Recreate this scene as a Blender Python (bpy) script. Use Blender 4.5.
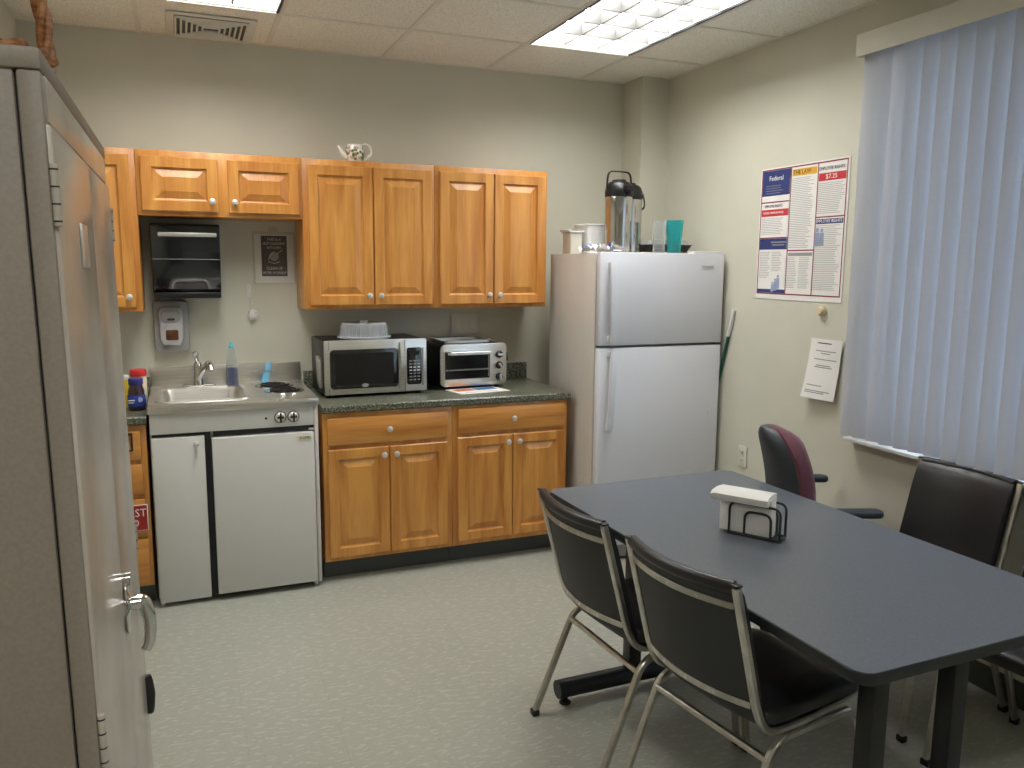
import bpy, bmesh, math, random
from mathutils import Vector, Matrix
random.seed(7)
C = bpy.context.scene.collection
PI = math.pi
for o in list(bpy.data.objects): bpy.data.objects.remove(o)

# ------------------------------------------------------------------ camera, world, exposure
def make_camera():
    yaw, pit, rol, f = .39, -.1458, .0082, 805.17
    F = Vector((math.sin(yaw)*math.cos(pit), math.cos(yaw)*math.cos(pit), math.sin(pit)))
    R = Vector((math.cos(yaw), -math.sin(yaw), 0)); U = R.cross(F)
    R2 = R*math.cos(rol)+U*math.sin(rol); U2 = -R*math.sin(rol)+U*math.cos(rol)
    cd = bpy.data.cameras.new('camera'); cam = bpy.data.objects.new('camera', cd); C.objects.link(cam)
    M = Matrix((R2, U2, -F)).transposed().to_4x4(); M.translation = Vector((.1671, -4.5765, 1.6036))
    cam.matrix_world = M
    cd.sensor_width = 36; cd.sensor_fit = 'HORIZONTAL'; cd.lens = f*36/1024; cd.clip_start = .02
    bpy.context.scene.camera = cam
make_camera()
vs = bpy.context.scene.view_settings
vs.view_transform = 'Standard'; vs.look = 'None'; vs.gamma = 1; vs.use_curve_mapping = False
vs.exposure = 0.78
LAMP = 11.0            # radiance of the fluorescent panels
LAMP2 = 9.0           # radiance of the unseen panels added behind the camera
SKY = 2.5
w = bpy.data.worlds.new('world'); bpy.context.scene.world = w; w.use_nodes = True
w.node_tree.nodes['Background'].inputs[0].default_value = (.78, .85, .96, 1)
w.node_tree.nodes['Background'].inputs[1].default_value = SKY

# ------------------------------------------------------------------ materials
def lin(c):
    return tuple(((v/255)/12.92 if v/255 <= .04045 else ((v/255+.055)/1.055)**2.4) for v in c)+(1,)
MATS = {}
def mat(name, col, rough=.5, metal=0, col2=None, scale=8, stretch=(1,1,1), bump=0, bscale=60, trans=0, coat=0, emit=None, estr=0, detail=4, lo=.35, hi=.65, spec=None, sheen=0):
    m = bpy.data.materials.new(name); m.use_nodes = True; nt = m.node_tree; N = nt.nodes; L = nt.links
    b = N['Principled BSDF']
    b.inputs['Base Color'].default_value = lin(col); b.inputs['Roughness'].default_value = rough; b.inputs['Metallic'].default_value = metal
    if spec is not None: b.inputs['Specular IOR Level'].default_value = spec
    if coat: b.inputs['Coat Weight'].default_value = coat; b.inputs['Coat Roughness'].default_value = .15
    if trans: b.inputs['Transmission Weight'].default_value = trans
    if sheen: b.inputs['Sheen Weight'].default_value = sheen
    if emit: b.inputs['Emission Color'].default_value = lin(emit); b.inputs['Emission Strength'].default_value = estr
    tc = N.new('ShaderNodeTexCoord'); mp = N.new('ShaderNodeMapping'); mp.inputs['Scale'].default_value = stretch
    L.new(tc.outputs['Object'], mp.inputs[0])
    # every surface gets at least a faint procedural variation
    n = N.new('ShaderNodeTexNoise'); n.inputs['Scale'].default_value = scale; n.inputs['Detail'].default_value = detail
    L.new(mp.outputs[0], n.inputs[0])
    r = N.new('ShaderNodeValToRGB'); r.color_ramp.elements[0].position = lo; r.color_ramp.elements[1].position = hi
    c2 = col2 if col2 else tuple(max(0, v-3) for v in col)
    r.color_ramp.elements[0].color = lin(c2); r.color_ramp.elements[1].color = lin(col)
    L.new(n.outputs[0], r.inputs[0]); L.new(r.outputs[0], b.inputs['Base Color'])
    if bump:
        n2 = N.new('ShaderNodeTexNoise'); n2.inputs['Scale'].default_value = bscale; n2.inputs['Detail'].default_value = 3
        L.new(mp.outputs[0], n2.inputs[0])
        bp = N.new('ShaderNodeBump'); bp.inputs['Strength'].default_value = bump; bp.inputs['Distance'].default_value = .01
        L.new(n2.outputs[0], bp.inputs['Height']); L.new(bp.outputs[0], b.inputs['Normal'])
    MATS[name] = m
    return m

def clear(name, col, alpha=.15, rough=.08):
    """thin clear plastic or glass: mostly see-through, with a gloss"""
    m = bpy.data.materials.new(name); m.use_nodes = True; nt = m.node_tree; N = nt.nodes; L = nt.links
    b = N['Principled BSDF']; b.inputs['Base Color'].default_value = lin(col); b.inputs['Roughness'].default_value = rough
    t = N.new('ShaderNodeBsdfTransparent'); t.inputs[0].default_value = tuple(.25+.75*v for v in lin(col)[:3])+(1,)
    mx = N.new('ShaderNodeMixShader'); fr = N.new('ShaderNodeLayerWeight'); fr.inputs[0].default_value = .35
    ma = N.new('ShaderNodeMath'); ma.operation = 'ADD'; ma.use_clamp = True; ma.inputs[1].default_value = alpha
    mm = N.new('ShaderNodeMath'); mm.operation = 'MULTIPLY'; mm.inputs[1].default_value = .5
    L.new(fr.outputs['Facing'], mm.inputs[0]); L.new(mm.outputs[0], ma.inputs[0]); L.new(ma.outputs[0], mx.inputs[0])
    L.new(t.outputs[0], mx.inputs[1]); L.new(b.outputs[0], mx.inputs[2]); L.new(mx.outputs[0], N['Material Output'].inputs[0])
    return m

def wood_mat(name, base, dark, vertical=True):
    m = bpy.data.materials.new(name); m.use_nodes = True; nt = m.node_tree; N = nt.nodes; L = nt.links
    b = N['Principled BSDF']; b.inputs['Roughness'].default_value = .36; b.inputs['Coat Weight'].default_value = .25; b.inputs['Coat Roughness'].default_value = .25
    tc = N.new('ShaderNodeTexCoord'); mp = N.new('ShaderNodeMapping')
    mp.inputs['Scale'].default_value = (9, 9, .9) if vertical else (.9, 9, 9)
    oi = N.new('ShaderNodeObjectInfo'); va = N.new('ShaderNodeVectorMath'); va.operation = 'ADD'
    vm = N.new('ShaderNodeVectorMath'); vm.operation = 'SCALE'; vm.inputs['Scale'].default_value = 7
    L.new(oi.outputs['Location'], vm.inputs[0])
    L.new(tc.outputs['Object'], va.inputs[0]); L.new(vm.outputs[0], va.inputs[1]); L.new(va.outputs[0], mp.inputs[0])
    n = N.new('ShaderNodeTexNoise'); n.inputs['Scale'].default_value = 1.3; n.inputs['Detail'].default_value = 6; n.inputs['Distortion'].default_value = .8
    L.new(mp.outputs[0], n.inputs[0])
    mp2 = N.new('ShaderNodeMapping'); mp2.inputs['Scale'].default_value = (60, 60, 3) if vertical else (3, 60, 60)
    L.new(va.outputs[0], mp2.inputs[0])
    n2 = N.new('ShaderNodeTexNoise'); n2.inputs['Scale'].default_value = 2; n2.inputs['Detail'].default_value = 2; L.new(mp2.outputs[0], n2.inputs[0])
    mul = N.new('ShaderNodeMath'); mul.operation = 'MULTIPLY_ADD'; mul.inputs[1].default_value = .3; L.new(n2.outputs[0], mul.inputs[0]); L.new(n.outputs[0], mul.inputs[2])
    r = N.new('ShaderNodeValToRGB'); e = r.color_ramp.elements
    e[0].position = .42; e[0].color = lin(dark); e[1].position = .82; e[1].color = lin(base)
    L.new(mul.outputs[0], r.inputs[0]); L.new(r.outputs[0], b.inputs['Base Color'])
    return m

def floor_mat():
    m = bpy.data.materials.new('vinyl floor tile'); m.use_nodes = True; nt = m.node_tree; N = nt.nodes; L = nt.links
    b = N['Principled BSDF']; b.inputs['Roughness'].default_value = .38
    tc = N.new('ShaderNodeTexCoord')
    br = N.new('ShaderNodeTexBrick'); br.offset = 0; br.inputs['Scale'].default_value = 1
    br.inputs['Brick Width'].default_value = .3048; br.inputs['Row Height'].default_value = .3048; br.inputs['Mortar Size'].default_value = .0008
    br.inputs['Color1'].default_value = lin((160,161,150)); br.inputs['Color2'].default_value = lin((157,159,148)); br.inputs['Mortar'].default_value = lin((146,147,136))
    L.new(tc.outputs['Object'], br.inputs[0])
    def flecks(scale, seed, col, lo, prev):
        mp = N.new('ShaderNodeMapping'); mp.inputs['Rotation'].default_value = (0,0,seed); mp.inputs['Scale'].default_value = (1, 2.6, 1); mp.inputs['Location'].default_value = (seed, 0, 0)
        L.new(tc.outputs['Object'], mp.inputs[0])
        n = N.new('ShaderNodeTexNoise'); n.inputs['Scale'].default_value = scale; n.inputs['Detail'].default_value = 3; L.new(mp.outputs[0], n.inputs[0])
        r = N.new('ShaderNodeValToRGB'); r.color_ramp.elements[0].position = lo; r.color_ramp.elements[1].position = lo+.06
        r.color_ramp.elements[0].color = (0,0,0,1); r.color_ramp.elements[1].color = (1,1,1,1); L.new(n.outputs[0], r.inputs[0])
        mx = N.new('ShaderNodeMix'); mx.data_type = 'RGBA'; L.new(r.outputs[0], mx.inputs['Factor']); L.new(prev, mx.inputs['A']); mx.inputs['B'].default_value = lin(col)
        return mx.outputs['Result']
    c = flecks(26, .7, (172,173,162), .55, br.outputs[0])
    c = flecks(34, 2.1, (152,154,142), .60, c)
    c = flecks(48, 3.9, (134,134,120), .68, c)
    L.new(c, b.inputs['Base Color'])
    return m

def granite_mat():
    m = bpy.data.materials.new('green speckled laminate'); m.use_nodes = True; nt = m.node_tree; N = nt.nodes; L = nt.links
    b = N['Principled BSDF']; b.inputs['Roughness'].default_value = .3
    tc = N.new('ShaderNodeTexCoord'); n = N.new('ShaderNodeTexNoise'); n.inputs['Scale'].default_value = 110; n.inputs['Detail'].default_value = 3
    L.new(tc.outputs['Object'], n.inputs[0])
    r = N.new('ShaderNodeValToRGB'); r.color_ramp.elements[0].position = .36; r.color_ramp.elements[0].color = lin((36,41,35)); r.color_ramp.elements[1].position = .66; r.color_ramp.elements[1].color = lin((146,145,124))
    e = r.color_ramp.elements.new(.5); e.color = lin((86,91,78))
    L.new(n.outputs[0], r.inputs[0]); L.new(r.outputs[0], b.inputs['Base Color'])
    return m

def ceiling_mat():
    m = bpy.data.materials.new('acoustic ceiling tile'); m.use_nodes = True; nt = m.node_tree; N = nt.nodes; L = nt.links
    b = N['Principled BSDF']; b.inputs['Roughness'].default_value = .9
    tc = N.new('ShaderNodeTexCoord'); n = N.new('ShaderNodeTexNoise'); n.inputs['Scale'].default_value = 190; n.inputs['Detail'].default_value = 2
    L.new(tc.outputs['Object'], n.inputs[0])
    r = N.new('ShaderNodeValToRGB'); r.color_ramp.elements[0].position = .34; r.color_ramp.elements[0].color = lin((206,202,192)); r.color_ramp.elements[1].position = .5; r.color_ramp.elements[1].color = lin((242,240,230))
    L.new(n.outputs[0], r.inputs[0]); L.new(r.outputs[0], b.inputs['Base Color'])
    return m

def vane_mat():
    m = bpy.data.materials.new('translucent blind fabric'); m.use_nodes = True; nt = m.node_tree; N = nt.nodes; L = nt.links
    b = N['Principled BSDF']; b.inputs['Roughness'].default_value = .75
    tc = N.new('ShaderNodeTexCoord'); mp = N.new('ShaderNodeMapping'); mp.inputs['Scale'].default_value = (1, 1, 140); L.new(tc.outputs['Object'], mp.inputs[0])
    n = N.new('ShaderNodeTexNoise'); n.inputs['Scale'].default_value = 6; L.new(mp.outputs[0], n.inputs[0])
    r = N.new('ShaderNodeValToRGB'); r.color_ramp.elements[0].color = lin((208,209,214)); r.color_ramp.elements[1].color = lin((222,223,227)); L.new(n.outputs[0], r.inputs[0])
    L.new(r.outputs[0], b.inputs['Base Color'])
    t = N.new('ShaderNodeBsdfTranslucent'); t.inputs[0].default_value = lin((206,212,226)); mx = N.new('ShaderNodeMixShader'); mx.inputs[0].default_value = .26
    L.new(b.outputs[0], mx.inputs[1]); L.new(t.outputs[0], mx.inputs[2]); L.new(mx.outputs[0], N['Material Output'].inputs[0])
    return m

def emis(name, col, s):
    m = bpy.data.materials.new(name); m.use_nodes = True; N = m.node_tree.nodes; b = N['Principled BSDF']
    b.inputs['Base Color'].default_value = (.8,.8,.8,1); b.inputs['Emission Color'].default_value = col; b.inputs['Emission Strength'].default_value = s
    return m

m_wall = mat('cream wall paint', (204,202,186), .72, col2=(200,198,182), scale=3, bump=.05, bscale=220)
m_ceil = ceiling_mat()
m_grid = mat('painted ceiling grid', (226,223,212), .6)
m_floor = floor_mat()
m_base = mat('dark grey vinyl baseboard', (66,72,70), .45)
m_woodv = wood_mat('honey maple vertical grain', (214,153,76), (176,108,44))
m_woodh = wood_mat('honey maple horizontal grain', (214,153,76), (176,108,44), False)
m_nickel = mat('brushed nickel', (222,220,216), .35, .7)
m_granite = granite_mat()
m_enamel = mat('white enamel', (206,205,200), .32, col2=(202,201,195), scale=2)
m_fridge = mat('pebbled white enamel', (218,219,226), .42, col2=(215,216,223), scale=3, bump=.12, bscale=420)
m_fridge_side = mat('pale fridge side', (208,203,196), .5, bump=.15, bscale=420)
m_steel = mat('brushed stainless steel', (226,223,216), .33, .95, col2=(208,205,198), scale=30, stretch=(.15,6,6))
m_steel_v = mat('stainless jug steel', (200,198,194), .14, 1, col2=(185,183,180), scale=6, stretch=(6,6,.2))
m_chrome = mat('chrome', (215,215,213), .09, 1)
m_chairchrome = mat('worn chrome tube', (206,203,197), .3, 1, col2=(184,180,172), scale=20)
m_black = mat('black plastic', (24,24,26), .35)
m_blackmat = mat('matte black metal', (30,31,33), .5)
m_gasket = mat('black rubber', (22,23,25), .6)
m_smoke = mat('smoked black plastic', (21,26,30), .12, col2=(17,21,25), coat=.4)
m_glassblk = mat('dark oven glass', (20,19,18), .07, coat=.6)
m_vinyl = mat('black vinyl upholstery', (33,33,35), .36, bump=.06, bscale=240)
m_shell = mat('charcoal textured shell', (44,45,46), .55, bump=.12, bscale=500)
m_tabletop = mat('charcoal grey laminate', (98,103,111), .34, col2=(90,95,103), scale=160, detail=2)
m_tableedge = mat('black table edge', (27,29,32), .45)
m_tableleg = mat('black painted steel', (20,22,26), .4)
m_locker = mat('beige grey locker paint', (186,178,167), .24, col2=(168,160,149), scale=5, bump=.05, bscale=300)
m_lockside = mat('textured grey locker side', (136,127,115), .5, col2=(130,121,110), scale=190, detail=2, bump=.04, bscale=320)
m_whitepl = mat('white plastic', (222,222,220), .4)
m_offwhite = mat('off white plastic', (208,204,190), .45)
m_greypl = mat('silver grey plastic', (156,154,152), .42)
m_greypl2 = mat('pale grey plastic', (182,182,182), .4)
m_paper = mat('white paper', (232,230,225), .8)
m_ink = mat('grey print', (150,150,152), .8)
m_inkdark = mat('dark print', (40,40,46), .8)
m_red = mat('red print', (196,52,58), .7)
m_maroon_ink = mat('maroon print', (132,30,60), .7)
m_navy = mat('navy print', (44,56,112), .7)
m_gold = mat('gold print', (222,172,58), .7)
m_bluefig = mat('pale blue print', (158,168,200), .8)
m_maroon = mat('maroon upholstery', (98,24,46), .9, col2=(78,18,38), scale=160, sheen=.3)
m_charpl = mat('dark slate plastic', (46,52,60), .5)
m_teal = clear('teal plastic', (96,214,216), .18)
m_clear = clear('clear plastic', (236,238,238), .08)
m_sleeve = clear('clear sleeve', (250,250,250), .03, .2)
m_lid = clear('frosted clear plastic', (214,218,222), .3, .25)
m_bluelq = mat('blue dish soap', (18,30,104), .2, coat=.5)
m_aqua = mat('aqua plastic', (94,190,200), .4)
m_sky = mat('light blue plastic', (120,186,222), .35)
m_jelly = mat('dark grape jelly', (48,24,36), .15, coat=.5)
m_bluelid = mat('blue violet lid', (46,44,118), .4)
m_bluelab = mat('royal blue label', (36,58,150), .5)
m_redlid = mat('red lid', (208,42,44), .4)
m_cream = mat('cream label', (226,214,186), .6)
m_yellow = mat('yellow tub', (212,186,40), .45)
m_olive = mat('olive label', (120,112,26), .5)
m_porc = mat('glazed porcelain', (244,241,230), .2, coat=.5)
m_leaf = mat('green glaze', (96,120,60), .3)
m_pink = mat('pink glaze', (206,160,160), .3)
m_wicker = mat('brown wicker', (178,122,74), .5, col2=(120,74,40), scale=60, stretch=(1,1,3))
m_firstaid = mat('first aid red', (156,30,28), .5)
m_green = mat('dark green handle', (20,84,66), .4)
m_vane = vane_mat()
m_tube = emis('fluorescent light', (1.0, .985, .955, 1), LAMP)
m_tube_added = emis('added light behind', (1.0, .985, .955, 1), LAMP2)
m_louver = mat('bright louver aluminium', (205,204,200), .5)
m_blade = mat('louver blade aluminium', (104,104,102), .6)
m_burner = mat('black burner coil', (26,24,24), .45)
m_amber = mat('amber soap window', (92,52,30), .15, coat=.5)
m_glass = clear('window glass', (225,235,240), .03, .02)
m_beige = mat('beige knob plastic', (214,196,158), .5)
m_poster_dark = mat('charcoal sign print', (64,58,58), .7)
m_signtext = mat('pale sign lettering', (226,222,216), .7)

# ------------------------------------------------------------------ mesh builder
class MB:
    def __init__(s): s.bm = bmesh.new(); s.mats = []
    def mi(s, m):
        if m not in s.mats: s.mats.append(m)
        return s.mats.index(m)
    def _fin(s, faces, m):
        i = s.mi(m)
        for f in faces: f.material_index = i
    def raw(s, verts, faces, m):
        vs_ = [s.bm.verts.new(v) for v in verts]; fs = []
        for f in faces:
            try: fs.append(s.bm.faces.new([vs_[k] for k in f]))
            except ValueError: pass
        s._fin(fs, m); return s
    def box(s, lo, hi, m, bev=0, M=None, seg=2):
        b2 = bmesh.new(); bmesh.ops.create_cube(b2, size=1)
        c = [(lo[i]+hi[i])/2 for i in range(3)]; d = [max(1e-5, abs(hi[i]-lo[i])) for i in range(3)]
        for v in b2.verts: v.co = Vector((c[0]+v.co.x*d[0], c[1]+v.co.y*d[1], c[2]+v.co.z*d[2]))
        if bev: bmesh.ops.bevel(b2, geom=list(b2.edges), offset=min(bev, min(d)*.49), segments=seg, profile=.5, affect='EDGES')
        s.merge(b2, m, M); return s
    def merge(s, b2, m, M=None):
        if M is not None: bmesh.ops.transform(b2, matrix=M, verts=b2.verts)
        b2.verts.index_update()
        s.raw([v.co.copy() for v in b2.verts], [[v.index for v in f.verts] for f in b2.faces], m); b2.free()
    def sweep(s, path, prof, m, closed=False, up=None, cap=True):
        P = [Vector(p) for p in path]; n = len(P); T = []
        for i in range(n):
            a = P[(i-1) % n] if (closed or i > 0) else P[i]; b = P[(i+1) % n] if (closed or i < n-1) else P[i]
            T.append((b-a).normalized())
        t = T[0]; ref = Vector(up) if up else (Vector((0,0,1)) if abs(t.z) < .9 else Vector((1,0,0)))
        nrm = (ref - t*ref.dot(t)).normalized(); verts = []
        for i in range(n):
            t = T[i]
            if up: 
                q = Vector(up); nn = q - t*q.dot(t)
                nrm = nn.normalized() if nn.length > 1e-4 else nrm
            else: nrm = (nrm - t*nrm.dot(t)).normalized()
            bn = t.cross(nrm)
            for (a, b) in prof(i/(n-1 if n > 1 else 1)): verts.append(P[i]+nrm*a+bn*b)
        k = len(prof(0)); faces = []
        for i in range(n if closed else n-1):
            for j in range(k):
                i2 = (i+1) % n; faces.append([i*k+j, i*k+(j+1) % k, i2*k+(j+1) % k, i2*k+j])
        if cap and not closed: faces += [list(range(k))[::-1], [(n-1)*k+j for j in range(k)]]
        s.raw(verts, faces, m); return s
    def tube(s, path, r, m, seg=10, closed=False, r2=None):
        def prof(t):
            q = r if r2 is None else r+(r2-r)*t
            return [(q*math.cos(2*PI*j/seg), q*math.sin(2*PI*j/seg)) for j in range(seg)]
        return s.sweep(path, prof, m, closed)
    def bar(s, path, a, b, m, up=None, closed=False):
        c = min(a, b)*.22; A, B = a/2, b/2
        pr = [(A-c,B),(A,B-c),(A,-B+c),(A-c,-B),(-A+c,-B),(-A,-B+c),(-A,B-c),(-A+c,B)]
        return s.sweep(path, lambda t: pr, m, closed, up)
    def cyl(s, p0, p1, r, m, seg=20, r2=None): return s.tube([p0, p1], r, m, seg, r2=r2)
    def lathe(s, prof, m, c=(0,0,0), seg=28, M=None, sx=1, sy=1):
        verts = []; faces = []; n = len(prof)
        for (r, z) in prof:
            for j in range(seg):
                a = 2*PI*j/seg; v = Vector((r*math.cos(a)*sx, r*math.sin(a)*sy, z))
                if M is not None: v = M @ v
                verts.append(v+Vector(c))
        for i in range(n-1):
            for j in range(seg): faces.append([i*seg+j, i*seg+(j+1) % seg, (i+1)*seg+(j+1) % seg, (i+1)*seg+j])
        if prof[0][0] > 1e-6: faces.append(list(range(seg))[::-1])
        if prof[-1][0] > 1e-6: faces.append([(n-1)*seg+j for j in range(seg)])
        s.raw(verts, faces, m); return s
    def prism(s, poly, lo, hi, m, M=None, bev=0):
        """poly in local xy, extruded lo..hi in local z"""
        b2 = bmesh.new(); vs_ = [b2.verts.new((x, y, lo)) for x, y in poly]; f = b2.faces.new(vs_)
        r = bmesh.ops.extrude_face_region(b2, geom=[f]); 
        for v in [g for g in r['geom'] if isinstance(g, bmesh.types.BMVert)]: v.co.z = hi
        bmesh.ops.recalc_face_normals(b2, faces=b2.faces)
        if bev:
            es = [e for e in b2.edges if abs(e.verts[0].co.z-e.verts[1].co.z) < 1e-7]
            bmesh.ops.bevel(b2, geom=es, offset=bev, segments=2, profile=.5, affect='EDGES')
        s.merge(b2, m, M); return s
    def text(s, txt, size, m, M, ext=.0004, align='CENTER', width=None):
        cu = bpy.data.curves.new('lettering', 'FONT'); cu.body = txt; cu.size = size; cu.align_x = align; cu.align_y = 'CENTER'; cu.extrude = ext; cu.resolution_u = 2
        ob = bpy.data.objects.new('lettering', cu); C.objects.link(ob)
        dg = bpy.context.evaluated_depsgraph_get(); dg.update(); me = ob.evaluated_get(dg).to_mesh()
        vs_ = [v.co.copy() for v in me.vertices]; fs = [list(p.vertices) for p in me.polygons]
        if width and vs_:
            wd = max(v.x for v in vs_)-min(v.x for v in vs_)
            for v in vs_: v.x *= width/wd
        ob.evaluated_get(dg).to_mesh_clear(); bpy.data.objects.remove(ob); bpy.data.curves.remove(cu)
        s.raw([M @ v for v in vs_], fs, m); return s
    def build(s, name, parent=None, smooth=True, loc=None, ang=40):
        bmesh.ops.remove_doubles(s.bm, verts=s.bm.verts, dist=1e-6)
        bmesh.ops.recalc_face_normals(s.bm, faces=s.bm.faces)
        me = bpy.data.meshes.new(name); 
        if smooth:
            for f in s.bm.faces: f.smooth = True
            for e in s.bm.edges:
                if len(e.link_faces) == 2 and e.calc_face_angle(0) > math.radians(ang): e.smooth = False
        s.bm.to_mesh(me); s.bm.free()
        for m in s.mats: me.materials.append(m)
        o = bpy.data.objects.new(name, me); C.objects.link(o)
        if parent: o.parent = parent
        if loc: o.location = loc
        return o

def arc(cx, cy, r, a0, a1, n=6): return [(cx+r*math.cos(math.radians(a0+(a1-a0)*i/n)), cy+r*math.sin(math.radians(a0+(a1-a0)*i/n))) for i in range(n+1)]
def rrect(x0, y0, x1, y1, r, n=5):
    return arc(x1-r, y1-r, r, 0, 90, n)+arc(x0+r, y1-r, r, 90, 180, n)+arc(x0+r, y0+r, r, 180, 270, n)+arc(x1-r, y0+r, r, 270, 360, n)
def smoothpath(pts, r=.03, n=5):
    P = [Vector(p) for p in pts]; out = [P[0]]
    for i in range(1, len(P)-1):
        a, b, c = P[i-1], P[i], P[i+1]; d1 = (a-b); d2 = (c-b); q = min(r, d1.length*.48, d2.length*.48)
        p0 = b+d1.normalized()*q; p2 = b+d2.normalized()*q
        for k in range(n+1): t = k/n; out.append(p0*(1-t)**2+b*2*t*(1-t)+p2*t*t)
    out.append(P[-1]); return out
def basis(xa, ya, za, o=(0,0,0)):
    M = Matrix((Vector(xa), Vector(ya), Vector(za))).transposed().to_4x4(); M.translation = Vector(o); return M
def front(o=(0,0,0)): return basis((1,0,0), (0,0,1), (0,-1,0), o)       # sheet facing the room from the back wall
def west(o=(0,0,0)): return basis((0,-1,0), (0,0,1), (-1,0,0), o)       # sheet facing the room from the right wall

def tag(o, label=None, cat=None, group=None, kind=None):
    if label: o['label'] = label
    if cat: o['category'] = cat
    if group: o['group'] = group
    if kind: o['kind'] = kind
    return o
def thing(name, label, cat, loc=(0,0,0), rz=0, group=None):
    o = bpy.data.objects.new(name, None); C.objects.link(o); o.location = loc; o.rotation_euler = (0,0,rz); o.empty_display_size = .05
    return tag(o, label, cat, group)
def copy_tree(o, parent=None):
    c = o.copy(); C.objects.link(c); c.parent = parent
    for ch in [x for x in bpy.data.objects if x.parent == o]: copy_tree(ch, c)
    return c

# ------------------------------------------------------------------ room shell
XL, XR, YB, YF, ZC = -.487, 2.9694, 0., -6.7, 2.73
GX, GY, S = .0402, -.592, .6096
def struct(name, mb): o = mb.build(name, smooth=False); o['kind'] = 'structure'; return o
b = MB(); b.box((XL-.12, YF-.12, -.1), (XR+.12, .12, 0), m_floor); struct('floor', b)
b = MB(); b.box((XL-.12, 0, 0), (XR+.12, .12, 2.95), m_wall); struct('wall_back', b)
b = MB(); b.box((XL-.12, YF, 0), (XL, 0, 2.95), m_wall); struct('wall_left', b)
b = MB(); b.box((XL-.12, YF-.12, 0), (XR+.12, YF, 2.95), m_wall); struct('wall_front', b)
WY0, WY1, WZ0, WZ1 = -3.95, -1.93, .86, 2.46
b = MB()
b.box((XR, WY1, 0), (XR+.14, 0, 2.95), m_wall); b.box((XR, YF, 0), (XR+.14, WY0, 2.95), m_wall)
b.box((XR, WY0, 0), (XR+.14, WY1, WZ0), m_wall); b.box((XR, WY0, WZ1), (XR+.14, WY1, 2.95), m_wall)
struct('wall_right', b)
b = MB(); b.box((2.785, -.228, 0), (XR, 0, ZC), m_wall); o = struct('wall_corner_column', b)
b = MB(); b.box((XR-.008, YF, 0), (XR, -.23, .1), m_base, .002); struct('baseboard_right', b)
b = MB(); b.box((2.15, -.008, 0), (2.78, 0, .1), m_base, .002); struct('baseboard_back', b)
b = MB(); b.box((XL, YF, 0), (XL+.008, -.66, .1), m_base, .002); struct('baseboard_left', b)
# window
w1 = MB()
for (y0, y1, z0, z1) in ((WY0, WY1, WZ0, WZ0+.05), (WY0, WY1, WZ1-.05, WZ1), (WY0, WY0+.05, WZ0+.05, WZ1-.05), (WY1-.05, WY1, WZ0+.05, WZ1-.05), (-2.965, -2.915, WZ0+.05, WZ1-.05)):
    w1.box((XR+.07, y0, z0), (XR+.12, y1, z1), m_whitepl, .004)
wo = struct('window_1', w1)
p = MB(); p.box((XR+.09, WY0+.05, WZ0+.05), (XR+.096, WY1-.05, WZ1-.05), m_glass); p.build('pane', wo, False)
p = MB(); p.box((2.905, WY0-.05, WZ0-.024), (XR+.07, -1.845, WZ0-.008), m_whitepl, .004); p.build('window_sill', wo)
# ceiling with openings for the lamps
LIGHTS = [(GX, GY), (GX+3*S, GY), (GX, -4.2), (GX+3*S, -4.2)]
def in_light(x, y): return any(lx-.01 < x < lx+S+.01 and ly-2*S-.01 < y < ly+.01 for lx, ly in LIGHTS)
xs = sorted({XL-.1, XR+.1}|{GX+k*S for k in range(-1, 6)}); xs = [x for x in xs if XL-.11 <= x <= XR+.11]
ys = sorted({YF-.1, .1, GY}|{GY-k*S for k in range(1, 11)}|{ly-k*S for _, ly in LIGHTS for k in (0, 2)})
b = MB()
for i in range(len(xs)-1):
    for j in range(len(ys)-1):
        if not in_light((xs[i]+xs[i+1])/2, (ys[j]+ys[j+1])/2): b.box((xs[i], ys[j], ZC), (xs[i+1], ys[j+1], ZC+.02), m_ceil)
ce = struct('ceiling', b)
g = MB()
for k in range(-1, 6):
    x = GX+k*S
    if XL < x < XR:
        cut = [(-1e9, 1e9)]
        g.box((x-.012, YF, ZC-.004), (x+.012, -.001, ZC-.0002), m_grid)
for k in range(0, 10):
    y = GY-k*S
    if y > YF: g.box((XL, y-.012, ZC-.0045), (XR, y+.012, ZC-.0002), m_grid) if not (k == 1) else (g.box((XL, y-.012, ZC-.0045), (GX, y+.012, ZC-.0002), m_grid), g.box((GX+S, y-.012, ZC-.0045), (GX+3*S, y+.012, ZC-.0002), m_grid), g.box((GX+4*S, y-.012, ZC-.0045), (XR, y+.012, ZC-.0002), m_grid))
# wall angle strips
g.box((XL, -.02, ZC-.003), (2.785, 0, ZC-.0002), m_grid); g.box((XR-.02, YF, ZC-.003), (XR, -.228, ZC-.0002), m_grid)
g.build('ceiling_grid', ce, False)

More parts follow.
